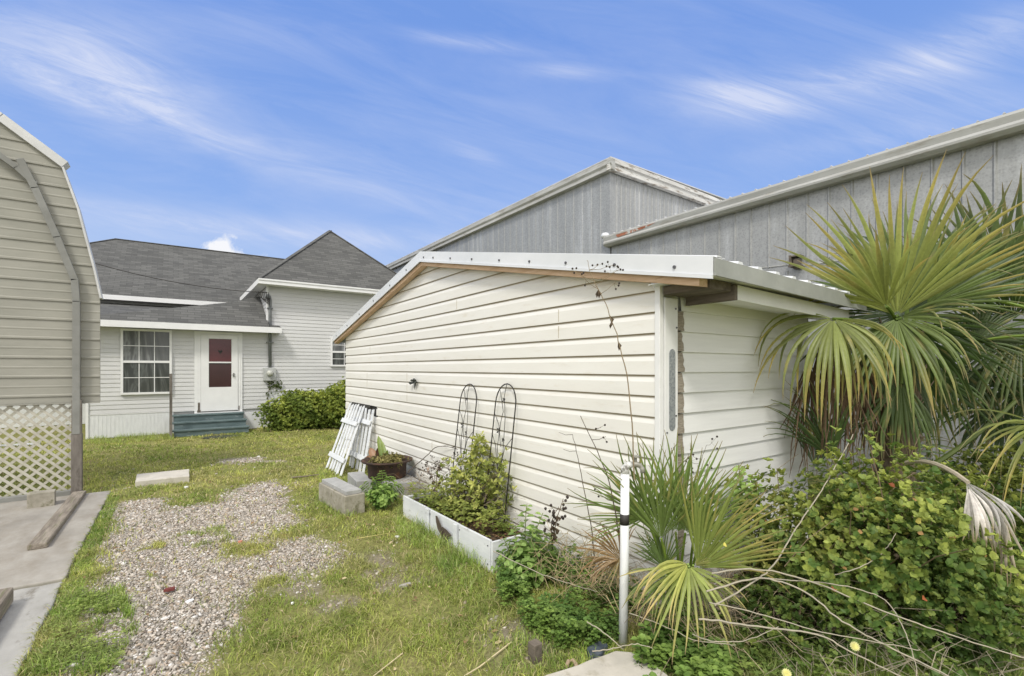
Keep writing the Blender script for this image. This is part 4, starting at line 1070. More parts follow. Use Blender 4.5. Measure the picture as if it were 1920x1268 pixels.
for k in range(34):
    a=np.array((sh.location[0]+rr2.gauss(0,.45),sh.location[1]+rr2.gauss(0,.3),rr2.uniform(.35,.8))); b=a+np.array((rr2.gauss(0,.12),rr2.gauss(-.05,.12),rr2.uniform(.12,.42)))
    m_=(a+b)/2+np.array((rr2.gauss(0,.03),rr2.gauss(0,.03),.02)); mb.tube([a,m_,b],[.0028,.0012],4,c=(.26,.2,.13))
part('bare_twigs',mb,M['stem'],sh)
# hedge by the house
t=thing('hedge','bushy green hedge against the grey house to the right of the steps','hedge',(3.0,13.7,0)); pb=PB()
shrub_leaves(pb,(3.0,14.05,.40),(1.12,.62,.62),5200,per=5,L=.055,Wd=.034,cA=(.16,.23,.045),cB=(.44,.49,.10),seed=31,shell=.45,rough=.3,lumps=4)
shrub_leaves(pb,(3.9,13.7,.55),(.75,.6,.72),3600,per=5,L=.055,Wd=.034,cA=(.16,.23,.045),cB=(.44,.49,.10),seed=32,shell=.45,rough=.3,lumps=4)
pb.build('foliage',M['leaf'],t); mb=MB(); twigs(mb,(3.1,14.1,0),np.array([(2.4+.1*i,14.0,.6+.03*i) for i in range(16)]),1,3,n=16,r0=.015); part('stems',mb,M['stem'],t)
# vine below the meter
pb=PB(); r_=np.random.default_rng(5); mb=MB()
path=[np.array((2.16+.02*math.sin(k),FY-.04,.45+.09*k)) for k in range(10)]; mb.tube(path,.006,4,c=(.2,.16,.1)); mb.tube([path[7],(2.3,FY-.05,1.2),(2.5,FY-.05,1.22)],.005,4,c=(.2,.16,.1))
P_=np.concatenate([np.array(path)[3:]+r_.normal(0,.03,(7,3)) for _ in range(3)]+[np.stack([r_.uniform(2.15,2.5,45),r_.uniform(FY-.1,FY-.04,45),r_.normal(1.17,.06,45)],-1)])
leaves(pb,P_,r_.normal(0,1,(len(P_),3))+np.array((0,-.5,0)),np.tile(np.array((0,-1.,.3)),(len(P_),1)),np.full(len(P_),.06),np.full(len(P_),.045),rep((.08,.11,.03),len(P_))*r_.uniform(.7,1.3,(len(P_),1)))
t=thing('climbing_vine','small green vine climbing up to the electric meter on the house wall','vine',(2.16,FY-.04,.45)); pb.build('foliage',M['leaf'],t); part('stem',mb,M['stem'],t)

# ================================================================ planter shrub, herbs, weeds
def stemmy(name,label,cat,root,tips,per_stem,L,Wd,cA,cB,seed,sc=(.3,.25,.14),r0=.006,droop=.3,start=.25,leafn=2,cross=False):
    """upright stems with leaves all the way along"""
    r=np.random.default_rng(seed); t=thing(name,label,cat,(root[0],root[1],0)); mb=MB(); pb=PB(); B=[];D=[];N=[];Ls=[];Cs=[]
    for e in tips:
        e=np.asarray(e,float); s=np.asarray(root,float)+np.array((r.uniform(-.06,.06),r.uniform(-.06,.06),0)); m=(s+e)/2+np.array((r.uniform(-.04,.04),r.uniform(-.04,.04),.04))
        pts=[(1-q)**2*s+2*q*(1-q)*m+q*q*e for q in np.linspace(0,1,9)]
        mb.tube(pts,[r0,r0*.45],5,c=sc)
        ax_=unit(e-s); a1=unit(np.cross(ax_,(0.3,.2,.9))); a2=np.cross(ax_,a1)
        for j in range(per_stem):
            q=start+(1-start)*(j+.5)/per_stem; p=(1-q)**2*s+2*q*(1-q)*m+q*q*e; ph=j*1.57+r.uniform(-.4,.4)
            for s_ in range(leafn):
                an=ph+math.pi*2*s_/leafn; d=ax_*.35+(a1*math.cos(an)+a2*math.sin(an))+np.array((0,0,-droop*r.random()))
                B.append(p);D.append(d);N.append(ax_+r.normal(0,.2,3));Ls.append(L*(1.15-.6*abs(q-.55)*1.4)*r.uniform(.75,1.15)); mv=np.clip(q*.8+r.normal(0,.2),0,1); Cs.append((np.array(cA)*(1-mv)+np.array(cB)*mv)*r.uniform(.8,1.2))
    Ls=np.array(Ls); leaves(pb,np.array(B),np.array(D),np.array(N),Ls,Ls*Wd/L,np.array(Cs),curl=.25)
    pb.build('foliage',M['leaf'],t); part('stems',mb,M['stem'],t); return t
# shrub in the planter
t=thing('planter_shrub','airy yellow green shrub growing out of the white planter box in front of the trellises','shrub',(2.42,4.25,.15)); pb=PB(); mb=MB()
clus=[((900,850),4.95,.15,160),((935,870),4.9,.16,170),((875,900),4.9,.20,280),((915,905),4.85,.22,330),((950,900),4.75,.15,150),((880,945),4.85,.24,330),((840,950),5.0,.20,200),((925,945),4.75,.2,200),((850,905),5.0,.14,110),((905,830),4.9,.08,50),((985,860),4.7,.10,40),((835,880),5.05,.09,50),((965,935),4.6,.12,50)]
alltips=[]
for i,(px,dp,rad,n_) in enumerate(clus):
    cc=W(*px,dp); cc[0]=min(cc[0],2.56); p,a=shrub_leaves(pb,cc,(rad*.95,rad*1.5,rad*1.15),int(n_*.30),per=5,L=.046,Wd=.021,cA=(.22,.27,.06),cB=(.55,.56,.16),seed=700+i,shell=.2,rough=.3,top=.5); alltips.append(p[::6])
pb.build('foliage',M['leaf'],t); alltips=np.concatenate(alltips); twigs(mb,(2.42,4.25,.15),alltips,.6,8,n=46,r0=.007,spreadroot=.1,c=(.14,.11,.08)); part('stems',mb,M['stem'],t)
# broad-leaved herb at the near end of the planter
tips=[W(u,v,d) for u,v,d in [(988,945,3.75),(1018,962,3.75),(965,985,3.7),(1000,990,3.65),(1035,1000,3.7),(945,1010,3.7),(975,1020,3.6),(1010,1030,3.6),(940,1045,3.6),(990,1050,3.55),(1030,1055,3.6),(955,1060,3.5),(1015,1075,3.5),(925,1065,3.55),(975,1080,3.45),(1040,1035,3.7)]]
stemmy('leafy_weed','tall broad leaved weed growing at the near corner of the planter box','weed',tuple(G(985,1095)),tips,11,.075,.05,(.13,.22,.06),(.34,.48,.14),41,sc=(.22,.28,.1),leafn=2,start=.15)
# ferny clump by the rusty tub
tips=[W(u,v,d) for u,v,d in [(715,882,5.7),(735,893,5.7),(700,895,5.7),(680,908,5.6),(745,905,5.6),(725,910,5.5),(705,920,5.5),(690,925,5.5),(740,925,5.5),(720,935,5.4),(755,912,5.7)]]
stemmy('leafy_weed','bright green bushy weed beside the concrete block, under the rusty tub','weed',tuple(G(715,955)),tips,12,.075,.042,(.13,.25,.06),(.36,.50,.13),42,sc=(.2,.26,.1),leafn=3,start=.1)
tips=[W(u,v,d) for u,v,d in [(1385,872,3.5),(1410,890,3.5),(1398,905,3.45),(1375,900,3.5),(1420,905,3.5)]]
stemmy('leafy_weed','single bright broad leaved weed against the white plank wall, right of the palmetto','weed',tuple(G(1405,1080)),tips,7,.065,.05,(.16,.28,.07),(.36,.50,.14),43,leafn=3,start=.55)
# dead dry weed between herb and palmetto
def dryweed(name,label,root,ends,seed,pods=6,col_=(.13,.10,.075),r0=.005,podr=.008,cat='dry stalk',leafs=0,branch=5,blen=.16):
    r=random.Random(seed); mb=MB(); root=np.asarray(root,float); t=thing(name,label,cat,tuple(root))
    pods_=[]
    for e in ends:
        pts=[root]+[np.asarray(q,float) for q in e]
        # smooth through the listed points
        P=[]
        for i in range(len(pts)-1):
            p0=pts[max(i-1,0)];p1=pts[i];p2=pts[i+1];p3=pts[min(i+2,len(pts)-1)]
            for q in np.linspace(0,1,7)[:-1]:
                P.append(.5*((2*p1)+(-p0+p2)*q+(2*p0-5*p1+4*p2-p3)*q*q+(-p0+3*p1-3*p2+p3)*q**3))
        P.append(pts[-1]); P=[p+np.array((r.gauss(0,.002),r.gauss(0,.002),0)) for p in P]
        mb.tube(P,[r0,r0*.35],5,c=col_)
        for b in range(branch):
            i=int(len(P)*r.uniform(.45,.97)); i=min(i,len(P)-1); p=P[i]; sd=r.choice((-1,1)); L_=blen*r.uniform(.4,1.2)
            dirv_=np.array((CX*sd,-SX*sd,r.uniform(.1,.9)))*L_; q1=p+dirv_*.5+np.array((0,0,-.01)); q2=p+dirv_*np.array((1,1,.9))
            mb.tube([p,q1,q2],[r0*.4,r0*.25],4,c=col_)
            for j in range(pods):
                o=q2+np.array((r.gauss(0,.02),r.gauss(0,.02),r.gauss(.0,.02)))
                mb.tube([q1*.3+q2*.7,o],[r0*.2,r0*.15],3,c=col_,cap=False); pods_.append(MB().lathe([(0,-podr),(podr*.8,-podr*.3),(podr*.8,podr*.4),(0,podr)],tuple(o),5,c=(.05,.04,.035)))
        for b in range(leafs):
            i=int(len(P)*r.uniform(.35,.7)); p=P[i]; s_=r.uniform(.02,.035); o=np.array((r.uniform(-.02,.02),-.01,-s_*.3))
            pods_.append(MB().add([p,p+o+(s_*.6,0,-s_*.5),p+o+(s_*.2,.01,-s_*1.5),p+o+(-s_*.5,0,-s_*.8)],[(0,1,2,3)],(.10,.075,.05)))
    part('stems',mb,M['stem'],t)
    for q_ in pods_: part('seed_head' if len(q_.v)>6 else 'withered_leaf',q_,M['stem'],t)
    return t
dryweed('dry_stalk','tall thin dry weed stalk with seed pods before the cream wall, above the tap',W(1190,900,2.75),[[W(1180,740,2.8),W(1160,640,2.85),W(1135,570,2.9),W(1110,520,2.95),W(1100,488,2.97)]],51,pods=3,leafs=5,branch=7,blen=.13,col_=(.24,.19,.12),r0=.0042)
dryweed('dry_stalk','dark bare leaning stalk left of the tap, in front of the cream wall',G(1165,1110,0),[[W(1160,1000,2.95),W(1135,885,2.95),W(1088,780,3.0)]],52,pods=2,branch=3,col_=(.10,.08,.06),r0=.0055,blen=.1)
dryweed('dry_stalk','leftmost of the thin dark stalks left of the tap, nearly upright',G(1120,1120,0),[[W(1110,1000,3.05),W(1090,890,3.1),W(1074,815,3.12)]],53,pods=0,branch=2,col_=(.10,.08,.06),r0=.0045,blen=.08)
dryweed('dry_stalk','short dark withered stalk with curled brown leaves right of the broad leaved weed',G(1035,1060,0),[[W(1040,990,3.6),W(1057,935,3.6)],[W(1035,985,3.65),W(1048,950,3.6)]],54,pods=3,leafs=9,branch=4,col_=(.13,.09,.06),r0=.006,blen=.05,podr=.014)
dryweed('dry_stalk','thin bent dark stalk arching from the rusty tub towards the left trellis',W(765,885,6.0),[[W(800,855,5.9),W(820,838,5.8),W(850,840,5.6),W(872,850,5.5)]],55,pods=2,branch=5,col_=(.12,.10,.08),r0=.007,blen=.12)
dryweed('dry_stalk','brown withered weed at the far end of the white planter',W(818,945,5.3),[[W(820,880,5.4),W(832,865,5.4)],[W(812,900,5.4),W(800,880,5.5)],[W(822,905,5.3),W(838,885,5.3)]],56,pods=4,branch=8,col_=(.17,.13,.10),r0=.006,blen=.12,leafs=8)
dryweed('dry_stalk','wispy seed stalk against the white plank wall right of the palmetto',W(1300,960,2.95),[[W(1310,880,3.0),W(1325,835,3.0)]],57,pods=3,branch=5,col_=(.12,.10,.08),r0=.003,blen=.07)

# straw tangle at the wall foot
def tangle(name,label,cen,rad,n,seed,col_=(.42,.34,.2),r0=.0022,L=.35,cat='dead grass'):
    r=random.Random(seed); mb=MB()
    for i in range(n):
        a=r.uniform(0,6.28); d=r.random()**.5; p=np.array((cen[0]+rad[0]*d*math.cos(a),cen[1]+rad[1]*d*math.sin(a),cen[2]*r.random()+.01))
        az=r.uniform(0,6.28); l=L*r.uniform(.4,1.2); dv=np.array((math.cos(az),math.sin(az),r.uniform(-.1,.8)))*l
        q=p+dv*.5+np.array((0,0,l*.18)); e=p+dv+np.array((0,0,-l*.15)); e[2]=max(e[2],.01)
        k=r.uniform(.6,1.25); mb.tube([p,q,e],[r0,r0*.6],3,c=tuple(x*k for x in col_),cap=False)
    return tag(part(name,mb,M['stem']),label,cat,kind='stuff')
c=G(1110,1130); tangle('dead_grass','tangle of straw coloured dead grass at the shed foot left of the palmetto',(c[0]+.1,c[1]+.15,.25),(.38,.5,1),260,61)
c=G(770,945); tangle('dead_grass','dry brown grass and twigs between the rusty tub and the planter',(c[0]+.12,c[1]+.3,.20),(.24,.55,1),130,62,col_=(.30,.24,.16),L=.26)
c=G(1320,1175); tangle('dead_grass','dead stems and litter below the palmetto fronds',(c[0]+.1,c[1],.16),(.6,.4,1),380,63,col_=(.36,.29,.2),L=.35)
c=G(1700,1230); tangle('dead_grass','mat of thin grey stems along the bottom right of the photo',(c[0],c[1]+.1,.12),(.9,.5,1),230,64,col_=(.30,.27,.20),L=.40)
c=np.array((2.5,4.0,.2)); tangle('dead_grass','dry twigs in the soil of the white planter',(2.48,4.1,.42),(.10,.6,1),120,65,col_=(.25,.2,.15),L=.22)

# bare canes lying across the front right
canes=[[(1335,1075,2.55),(1420,1068,2.5),(1520,1090,2.45),(1640,1140,2.35),(1780,1190,2.25),(1920,1235,2.2)],
 [(1325,1110,2.45),(1420,1085,2.5),(1500,1105,2.4),(1580,1165,2.25),(1660,1210,2.2),(1780,1268,2.1),(1900,1330,2.0)],
 [(1330,1130,2.4),(1420,1150,2.35),(1540,1185,2.25),(1650,1205,2.2),(1725,1220,2.2)],
 [(1310,1160,2.35),(1420,1175,2.3),(1530,1190,2.2),(1600,1225,2.15),(1700,1275,2.1)],
 [(1340,1135,2.5),(1400,1100,2.5),(1450,1060,2.6),(1500,980,2.8),(1540,920,3.0),(1575,860,3.2),(1600,815,3.4)],
 [(1440,1085,2.5),(1560,1095,2.45),(1650,1120,2.4),(1690,1170,2.3),(1715,1240,2.2),(1720,1290,2.15)],
 [(1100,1165,2.6),(1130,1185,2.55),(1160,1210,2.5),(1168,1218,2.5)],
 [(1110,1222,2.45),(1150,1216,2.45),(1190,1208,2.5),(1225,1216,2.5)],
 [(925,1033,3.4),(1000,1070,3.2),(1060,1092,3.1),(1120,1110,3.0)],
 [(1300,1190,2.5),(1340,1203,2.4),(1400,1200,2.4),(1460,1175,2.4)],
 [(1180,1150,2.7),(1260,1180,2.6),(1300,1200,2.5),(1380,1210,2.4)],
 [(1560,1080,2.6),(1620,1060,2.6),(1660,1030,2.7),(1680,1000,2.8)]]
for i,cn in enumerate(canes):
    mb=MB(); P=[W(*q) for q in cn]; P=[np.array((p[0],p[1],max(p[2],.015))) for p in P]
    pp=[]
    for k in range(len(P)-1):
        p0=P[max(k-1,0)];p1=P[k];p2=P[k+1];p3=P[min(k+2,len(P)-1)]
        for q in np.linspace(0,1,8)[:-1]: pp.append(.5*((2*p1)+(-p0+p2)*q+(2*p0-5*p1+4*p2-p3)*q*q+(-p0+3*p1-3*p2+p3)*q**3))
    pp.append(P[-1]); rj=random.Random(i+50); pp=[p+np.array((rj.gauss(0,.0016),rj.gauss(0,.0016),rj.gauss(0,.0014))) for p in pp]; rad=.0046 if i in (0,1,3,4) else .0030
    mb.tube(pp,[rad,rad*.6],6,c=(.38,.35,.28))
    lab=['long bleached cane arching over the low shrub, uppermost of the fallen canes','bleached cane dipping towards the bottom edge through the shrub','short pale cane ending at a blunt tip in the middle of the shrub','lower pale cane running from the palmetto to the bottom edge','cane leaning up from the palmetto across the shrub to the palm','grey cane curving sharply down at the bottom right','snapped pale stick leaning at the foot of the white pipe','pale stick lying across the foot of the white pipe','thin pale stem crossing the broad leaved weed','thin curved stem under the palmetto fronds','thin stem running below the drooping yellow fronds','thin stem curving up inside the green shrub'][i]
    tag(part('bare_cane',mb,M['stem']),lab,'cane','fallen bare canes')

# ground-cover weeds
def cover(name,label,poly,n,L,cA,cB,seed,h=.06,zb=0,free=False):
    pl=poly if free else gp(poly); r=np.random.default_rng(seed); xs=[p[0] for p in pl]; ys=[p[1] for p in pl]
    x=r.uniform(min(xs),max(xs),n); y=r.uniform(min(ys),max(ys),n); k=(inpoly(x,y,pl)>0)&(fbm(x,y,5,seed,3)>.42)&(~blocked(x,y)|free); x=x[k];y=y[k]; n=len(x)
    z=r.uniform(.012,h,n)*(.4+1.2*fbm(x,y,3,seed+1,2))+zb; pb=PB(); base=np.stack([x,y,z],-1)
    a=r.uniform(0,6.28,n); mv=np.clip(fbm(x,y,6,seed+2,2)[:,None]*1.6-.4+r.normal(0,.15,(n,1)),0,1); c=(np.array(cA)*(1-mv)+np.array(cB)*mv)*r.uniform(.75,1.2,(n,1))
    for j in range(3):
        d=np.stack([np.cos(a+j*2.09),np.sin(a+j*2.09),r.uniform(-.1,.5,n)],-1); nm=np.stack([r.normal(0,.25,n),r.normal(0,.25,n),np.ones(n)],-1)
        l=L*r.uniform(.6,1.3,n); leaves(pb,base,d,nm,l,l*.75,c)
    return tag(pb.build(name,M['leaf']),label,'ground cover',kind='stuff')
cover('ground_cover','mat of small round green weeds left of the white pipe',[(930,1100),(1040,1085),(1160,1120),(1165,1210),(1120,1225),(1060,1230),(990,1190),(940,1140)],5200,.022,(.11,.20,.045),(.28,.40,.09),81,.16)
cover('ground_cover','patch of larger green leaves beside the pale slab at the bottom',[(1190,1268),(1205,1225),(1250,1190),(1340,1210),(1380,1268),(1330,1400),(1240,1400)],2300,.036,(.13,.23,.05),(.30,.42,.10),82,.16)
cover('ground_cover','low weeds among the litter along the bottom right',[(1340,1200),(1500,1160),(1920,1180),(1920,1400),(1400,1400)],4200,.024,(.12,.2,.05),(.32,.40,.1),83,.10)
cover('ground_cover','dark weeds growing along the foot of the shed',[(860,1010),(900,1000),(1220,1130),(1200,1170),(1090,1140),(950,1090)],2600,.03,(.10,.18,.04),(.25,.36,.08),84,.20)
cover('ground_cover','clover growing in the lawn at the lower left',[(60,1268),(150,1110),(240,1130),(230,1268)],1500,.014,(.18,.27,.06),(.36,.43,.11),85,.05)
cover('ground_cover','yellow green weeds at the foot of the planter shrub',[(2.14,3.5),(2.14,5.05),(2.58,5.05),(2.58,3.5)],800,.032,(.2,.26,.06),(.42,.46,.12),87,.20,.15,True)
cover('ground_cover','green undergrowth around the palm trunk',[(1400,900),(1920,850),(1920,1000),(1500,1040)],6000,.045,(.07,.12,.03),(.2,.27,.07),86,.30)
# ================================================================ planter, trellises, tub, blocks, pickets
M['pwhite']=mat('weathered_white_board',(.60,.62,.64),(.74,.755,.77),rough=.6,scale=4,stretch=(1,.5,2),c3=(.32,.32,.31),s3=9,f3=(.60,.75),bmp=.25)
M['soil']=mat('planter_soil',(.07,.05,.03),(.19,.13,.08),rough=1,scale=30,bmp=1,bdist=.02)
pt=thing('planter_box','long low white board planter standing against the shed wall, dark butterfly on its front','planter',(2.1,4.2,0))
bd=[(5.10,4.40),(4.395,3.80),(3.79,3.27)]
for i,(a,b) in enumerate(bd):
    x=2.11-(.006*i); m_=MB().prism([(x,a,-.02),(x,a,.215+.012*i),(x,b,.225+.012*i),(x,b,-.02)],(.022,0,0)); part('board',m_,M['pwhite'],pt,bevel=.002)
for y in (4.415,3.83): part('batten',MB().box(2.075,2.098,y-.025,y+.03,-.02,.235),M['pwhite'],pt,bevel=.002)
for (y,z) in ((3.30,.20),(3.30,.05),(4.38,.19),(3.77,.2),(3.77,.08),(5.07,.17)):
    part('nail_head',MB().tube([(2.09,y,z),(2.1,y,z)],.005,6),M['screw'],pt)
part('board',MB().box(2.10,2.62,3.235,3.258,-.02,.245),M['pwhite'],pt,bevel=.002)
part('board',MB().box(2.12,2.62,5.101,5.121,-.02,.20),M['pwhite'],pt,bevel=.002)
sg=MB(); n=14; vs=[]
rr_=random.Random(6)
for i in range(n+1):
    for j in range(6): vs.append((2.135+.09*j,3.262+(1.835*i/n),.15+rr_.uniform(-.012,.02)))
sg.add(vs,[(i*6+j,i*6+j+1,(i+1)*6+j+1,(i+1)*6+j) for i in range(n) for j in range(5)]); part('soil',sg,M['soil'],pt)
bf=MB(); C0=np.array((2.083,4.06,.10))
def wing(pts): bf.prism([(2.080-.012*abs(p[0])*3,C0[1]-p[0]*2.1,C0[2]+p[1]) for p in pts],(.004,0,0))
wing([(0,-.03),(-.02,.045),(-.06,.12),(-.075,.115),(-.07,.06),(-.055,.0),(-.03,-.03)])
wing([(-.03,-.03),(-.01,.045),(.03,.04),(.08,.015),(.05,-.015),(.03,-.055),(.0,-.08),(-.02,-.05)])
bf.tube([(2.070,C0[1],C0[2]+.02),(2.068,C0[1]-.0,C0[2]-.07)],[.008,.004],6)
part('butterfly_ornament',bf,mat('brown_metal',(.06,.045,.035),(.12,.09,.07),rough=.7,scale=20,bmp=.4),pt)
tag(solo('leaf_litter',(lambda m_: m_)(MB()),M['dry'],'x','x') if False else bpy.data.objects['planter_box'])
pb=PB(); r_=np.random.default_rng(3); n=420
base=np.stack([r_.uniform(2.15,2.58,n),r_.uniform(3.28,4.6,n),r_.uniform(.16,.185,n)],-1)
leaves(pb,base,np.stack([r_.normal(0,1,n),r_.normal(0,1,n),r_.normal(0,.2,n)],-1),np.stack([r_.normal(0,.4,n),r_.normal(0,.4,n),np.ones(n)],-1),np.full(n,.035),np.full(n,.02),np.array((.20,.12,.07))*r_.uniform(.5,1.5,(n,1)))
tag(pb.build('leaf_litter',M['dry']),'brown dead leaves covering the soil in the white planter','leaf litter',kind='stuff')

def trellis(label,y0,y1,ztop,zbot,x0,xtop,seed):
    t=thing('trellis',label,'trellis',(x0,(y0+y1)/2,zbot),'black wire trellises against the cream wall'); r=random.Random(seed)
    yc=(y0+y1)/2; hw=abs(y1-y0)/2; zs=ztop-hw*1.15
    X=lambda z: x0+(xtop-x0)*(z-zbot)/(ztop-zbot)
    P=[(X(zbot),yc+hw*1.1,zbot)]+[(X(zs),yc+hw,zs)]
    for k in range(1,12):
        a=math.pi*k/12; z=zs+hw*1.15*math.sin(a); P.append((X(z),yc+hw*math.cos(a),z))
    P+=[(X(zs),yc-hw,zs),(X(zbot),yc-hw*.95,zbot)]
    part('frame',MB().tube(P,.0062,8),M['black'],t,smooth=True)
    for k in range(2):
        z=zbot+.28+.2*k
    def vine(pts,r_=.0032):
        PP=[(X(z)-.004,yc+a*hw,z) for a,z in pts]; m=MB(); V=[]
        for i in range(len(PP)-1):
            for q in np.linspace(0,1,5)[:-1]: V.append(tuple(np.array(PP[i])*(1-q)+np.array(PP[i+1])*q))
        V.append(PP[-1]); m.tube(V,r_,5); return m
    h=ztop-zbot
    part('scroll',vine([(0,zbot),(-.05,zbot+.3*h),(-.25,zbot+.52*h),(-.15,zbot+.75*h),(0,zbot+.84*h),(.15,zbot+.9*h),(.0,ztop)]),M['black'],t)
    part('scroll',vine([(.1,zbot),(.05,zbot+.35*h),(.35,zbot+.55*h),(.25,zbot+.72*h),(.1,zbot+.8*h),(.6,zbot+.95*h)]),M['black'],t)
    part('scroll',vine([(0,zbot+.25*h),(.2,zbot+.42*h),(.55,zbot+.55*h),(.95,zbot+.62*h)]),M['black'],t)
    part('scroll',vine([(0,zbot+.35*h),(-.4,zbot+.55*h),(-.95,zbot+.62*h)]),M['black'],t)
    part('scroll',vine([(.05,zbot+.55*h),(.4,zbot+.7*h),(.95,zbot+.78*h)]),M['black'],t)
    for (a,b,s) in [(.05,.88,.03),(.28,.66,.036),(-.25,.60,.026),(.5,.42,.028),(-.1,.3,.025)]:
        m=MB(); c_=np.array((X(zbot+b*h)-.012,yc+a*hw,zbot+b*h))
        for k in range(5):
            an=k*1.257+r.random(); d=np.array((-.15,math.cos(an),math.sin(an))); e=np.array((0,-math.sin(an),math.cos(an)))*s*.32
            m.add([c_,c_+d*s*.6+e,c_+d*s*1.15,c_+d*s*.6-e],[(0,1,2,3)])
        part('flower',m,M['black'],t)
trellis('left trellis, the smaller of two black wire arches with small flowers against the cream wall',4.72,4.37,1.475,.15,2.50,2.655,1)
trellis('right trellis, the larger of two black wire arches with small flowers against the cream wall',4.00,3.655,1.497,.15,2.50,2.655,2)

# dried flower ornament on the wall
t=thing('wall_ornament','small dark dried sprig hung on the cream siding right of the picket panels','ornament',(2.66,6.02,1.44)); r=random.Random(12)
m=MB()
for k in range(16):
    a=r.uniform(-.3,3.4); l=r.uniform(.04,.12); c_=np.array((2.665,6.02,1.45)); e=c_+np.array((-.03*r.random(),math.cos(a)*l,math.sin(a)*l*.5)); m.tube([c_,e],.004,4,c=(.5,.5,.5))
    s=.02; m.lathe([(0,-s),(s,0),(0,s*.8)],tuple(e),6,c=(1,1,1))
m.tube([(2.665,6.02,1.45),(2.66,6.03,1.36)],[.014,.003],5,c=(.5,.5,.5)); part('sprig',m,mat('dark_sprig',(.045,.05,.045),(.09,.095,.085),rough=.9,vcol=True),t)

# picket panels leaning on the wall
def pickets(label,y0,y1,xb,xt,zt,n,lean,seed,rails=(.22,.72)):
    t=thing('picket_panel',label,'picket panel',(xb,(y0+y1)/2,0),'white picket panels leaning against the shed'); r=random.Random(seed)
    # bottom line x=xb from y0..y1, top line shifted towards the wall and by lean
    L=zt
    for k in range(n):
        f=k/(n-1); yb=y0+(y1-y0)*f; yt=yb*1.0+lean+(f-.5)*.0
        a=np.array((xb+r.uniform(-.01,.01),yb,.0));b=np.array((xt,yt,zt+r.uniform(-.015,.015)))
        m=MB().beam(a,b,.072,.018,up=(-1,0,.4)); part('slat',m,M['pwhite'],t,bevel=.002)
    for f in rails:
        a=np.array((xb+(xt-xb)*f-.03,y0+lean*f+.05*np.sign(y0-y1),zt*f+.012));b=np.array((xb+(xt-xb)*f-.03,y1+lean*f-.05*np.sign(y0-y1),zt*f+.012))
        part('rail',MB().beam(a,b,.022,.075,up=(.5,0,1)),M['pwhite'],t,bevel=.002)
pickets('left, nearer white picket panel leaning against the shed wall beside the hedge',8.20,7.46,2.07,2.64,1.00,6,.62,1,rails=(.20,.72))
pickets('right white picket panel tucked behind the other against the shed wall',8.15,7.45,2.42,2.655,.97,5,.20,2,rails=(.22,.78))
part('scrap',MB(),None) if False else None

# concrete blocks
M['block']=mat('stained_block',(.26,.24,.19),(.40,.37,.31),rough=.95,scale=7,c3=(.17,.16,.10),s3=9,f3=(.52,.66),bmp=.5,bdist=.004)
M['capc']=mat('grey_cap_slab',(.32,.32,.31),(.42,.42,.41),rough=.9,scale=12,bmp=.3)
def blk(name,label,cen,rz,sx,sy,sz,capd=None,mt=None,cores=False):
    t=thing(name,label,'concrete block',(cen[0],cen[1],0)); c_,s_=math.cos(R(rz)),math.sin(R(rz))
    def bx(x0,x1,y0,y1,z0,z1): 
        m=MB().box(x0,x1,y0,y1,z0,z1); m.v=[(cen[0]+a*c_-b*s_,cen[1]+a*s_+b*c_,z) for a,b,z in m.v]; return m
    part('block',bx(-sx/2,sx/2,-sy/2,sy/2,-.01,sz),mt or M['block'],t,bevel=.006)
    if capd: part('cap',bx(-sx/2+capd[0],sx/2-capd[0],-sy/2+capd[1],sy/2-capd[1],sz+.001,sz+capd[2]),M['capc'],t,bevel=.004)
    return t
blk('concrete_block','stained concrete block with a grey cap slab on the lawn before the picket panels',(1.64,5.87),5,.235,.86,.215,(.028,.03,.045))
blk('concrete_block','concrete block behind the capped one, under the left rim of the rusty tub',(2.04,6.42),-6,.20,.6,.20,None,M['capc'])
blk('concrete_block','grey slab partly hidden by weeds under the rusty tub',(2.42,6.10),-6,.42,.75,.20,None,M['capc'])
blk('concrete_block','mossy concrete block standing on the pad before the cream lattice',(-1.275,7.86),4,.235,.16,.185)
blk('concrete_block','broken concrete block half hidden under the palmetto',tuple(G(1345,1150)[:2]),20,.2,.3,.15)
# rusty tub
M['rusty']=mat('rusted_steel',(.035,.024,.02),(.085,.05,.035),rough=.8,scale=12,c3=(.16,.07,.03),s3=12,f3=(.55,.72),bmp=.3)
tb=thing('rusty_tub','round rusty steel tub planter raised on blocks beside the picket panels','tub',(2.33,6.16,.2))
tb_c=(2.33,6.17,0)
bw=MB().lathe([(.0,.205),(.24,.205),(.245,.21),(.255,.38),(.30,.41),(.33,.415),(.335,.435),(.32,.44),(.29,.425),(.25,.40),(.24,.38)],tb_c,36); part('bowl',bw,M['rusty'],tb,smooth=True)
part('soil',MB().lathe([(.0,.40),(.13,.405),(.25,.385)],tb_c,18),M['soil'],tb)
sk=thing('potted_snake_plant','upright green strap leaves growing in the rusty tub','plant',(2.31,6.2,.40))
pb=PB()
def strap(p,q,w,c1,c2,bend):
    p=np.array(p,float);q=np.array(q,float); m=9; t=np.linspace(0,1,m); P=p+(q-p)*t[:,None]+np.array(bend)*(t**2)[:,None]; S=unit(np.cross(q-p,CAM-p)); N=unit(np.cross(S,q-p))
    hw=w*np.clip(np.sin(np.pi*(t*.86+.12))**.6,0,1)*.5; hw[-1]=.001
    V=np.stack([P-S*hw[:,None],P-N*(hw*.3)[:,None],P+S*hw[:,None]],1).reshape(-1,3)
    f=[]
    for k in range(m-1): a=k*3; f+=[(a,a+1,a+4,a+3),(a+1,a+2,a+5,a+4)]
    C=np.repeat(np.array(c1)*(1-t[:,None])+np.array(c2)*t[:,None],3,0); pb.add(V,[np.array(f)],C)
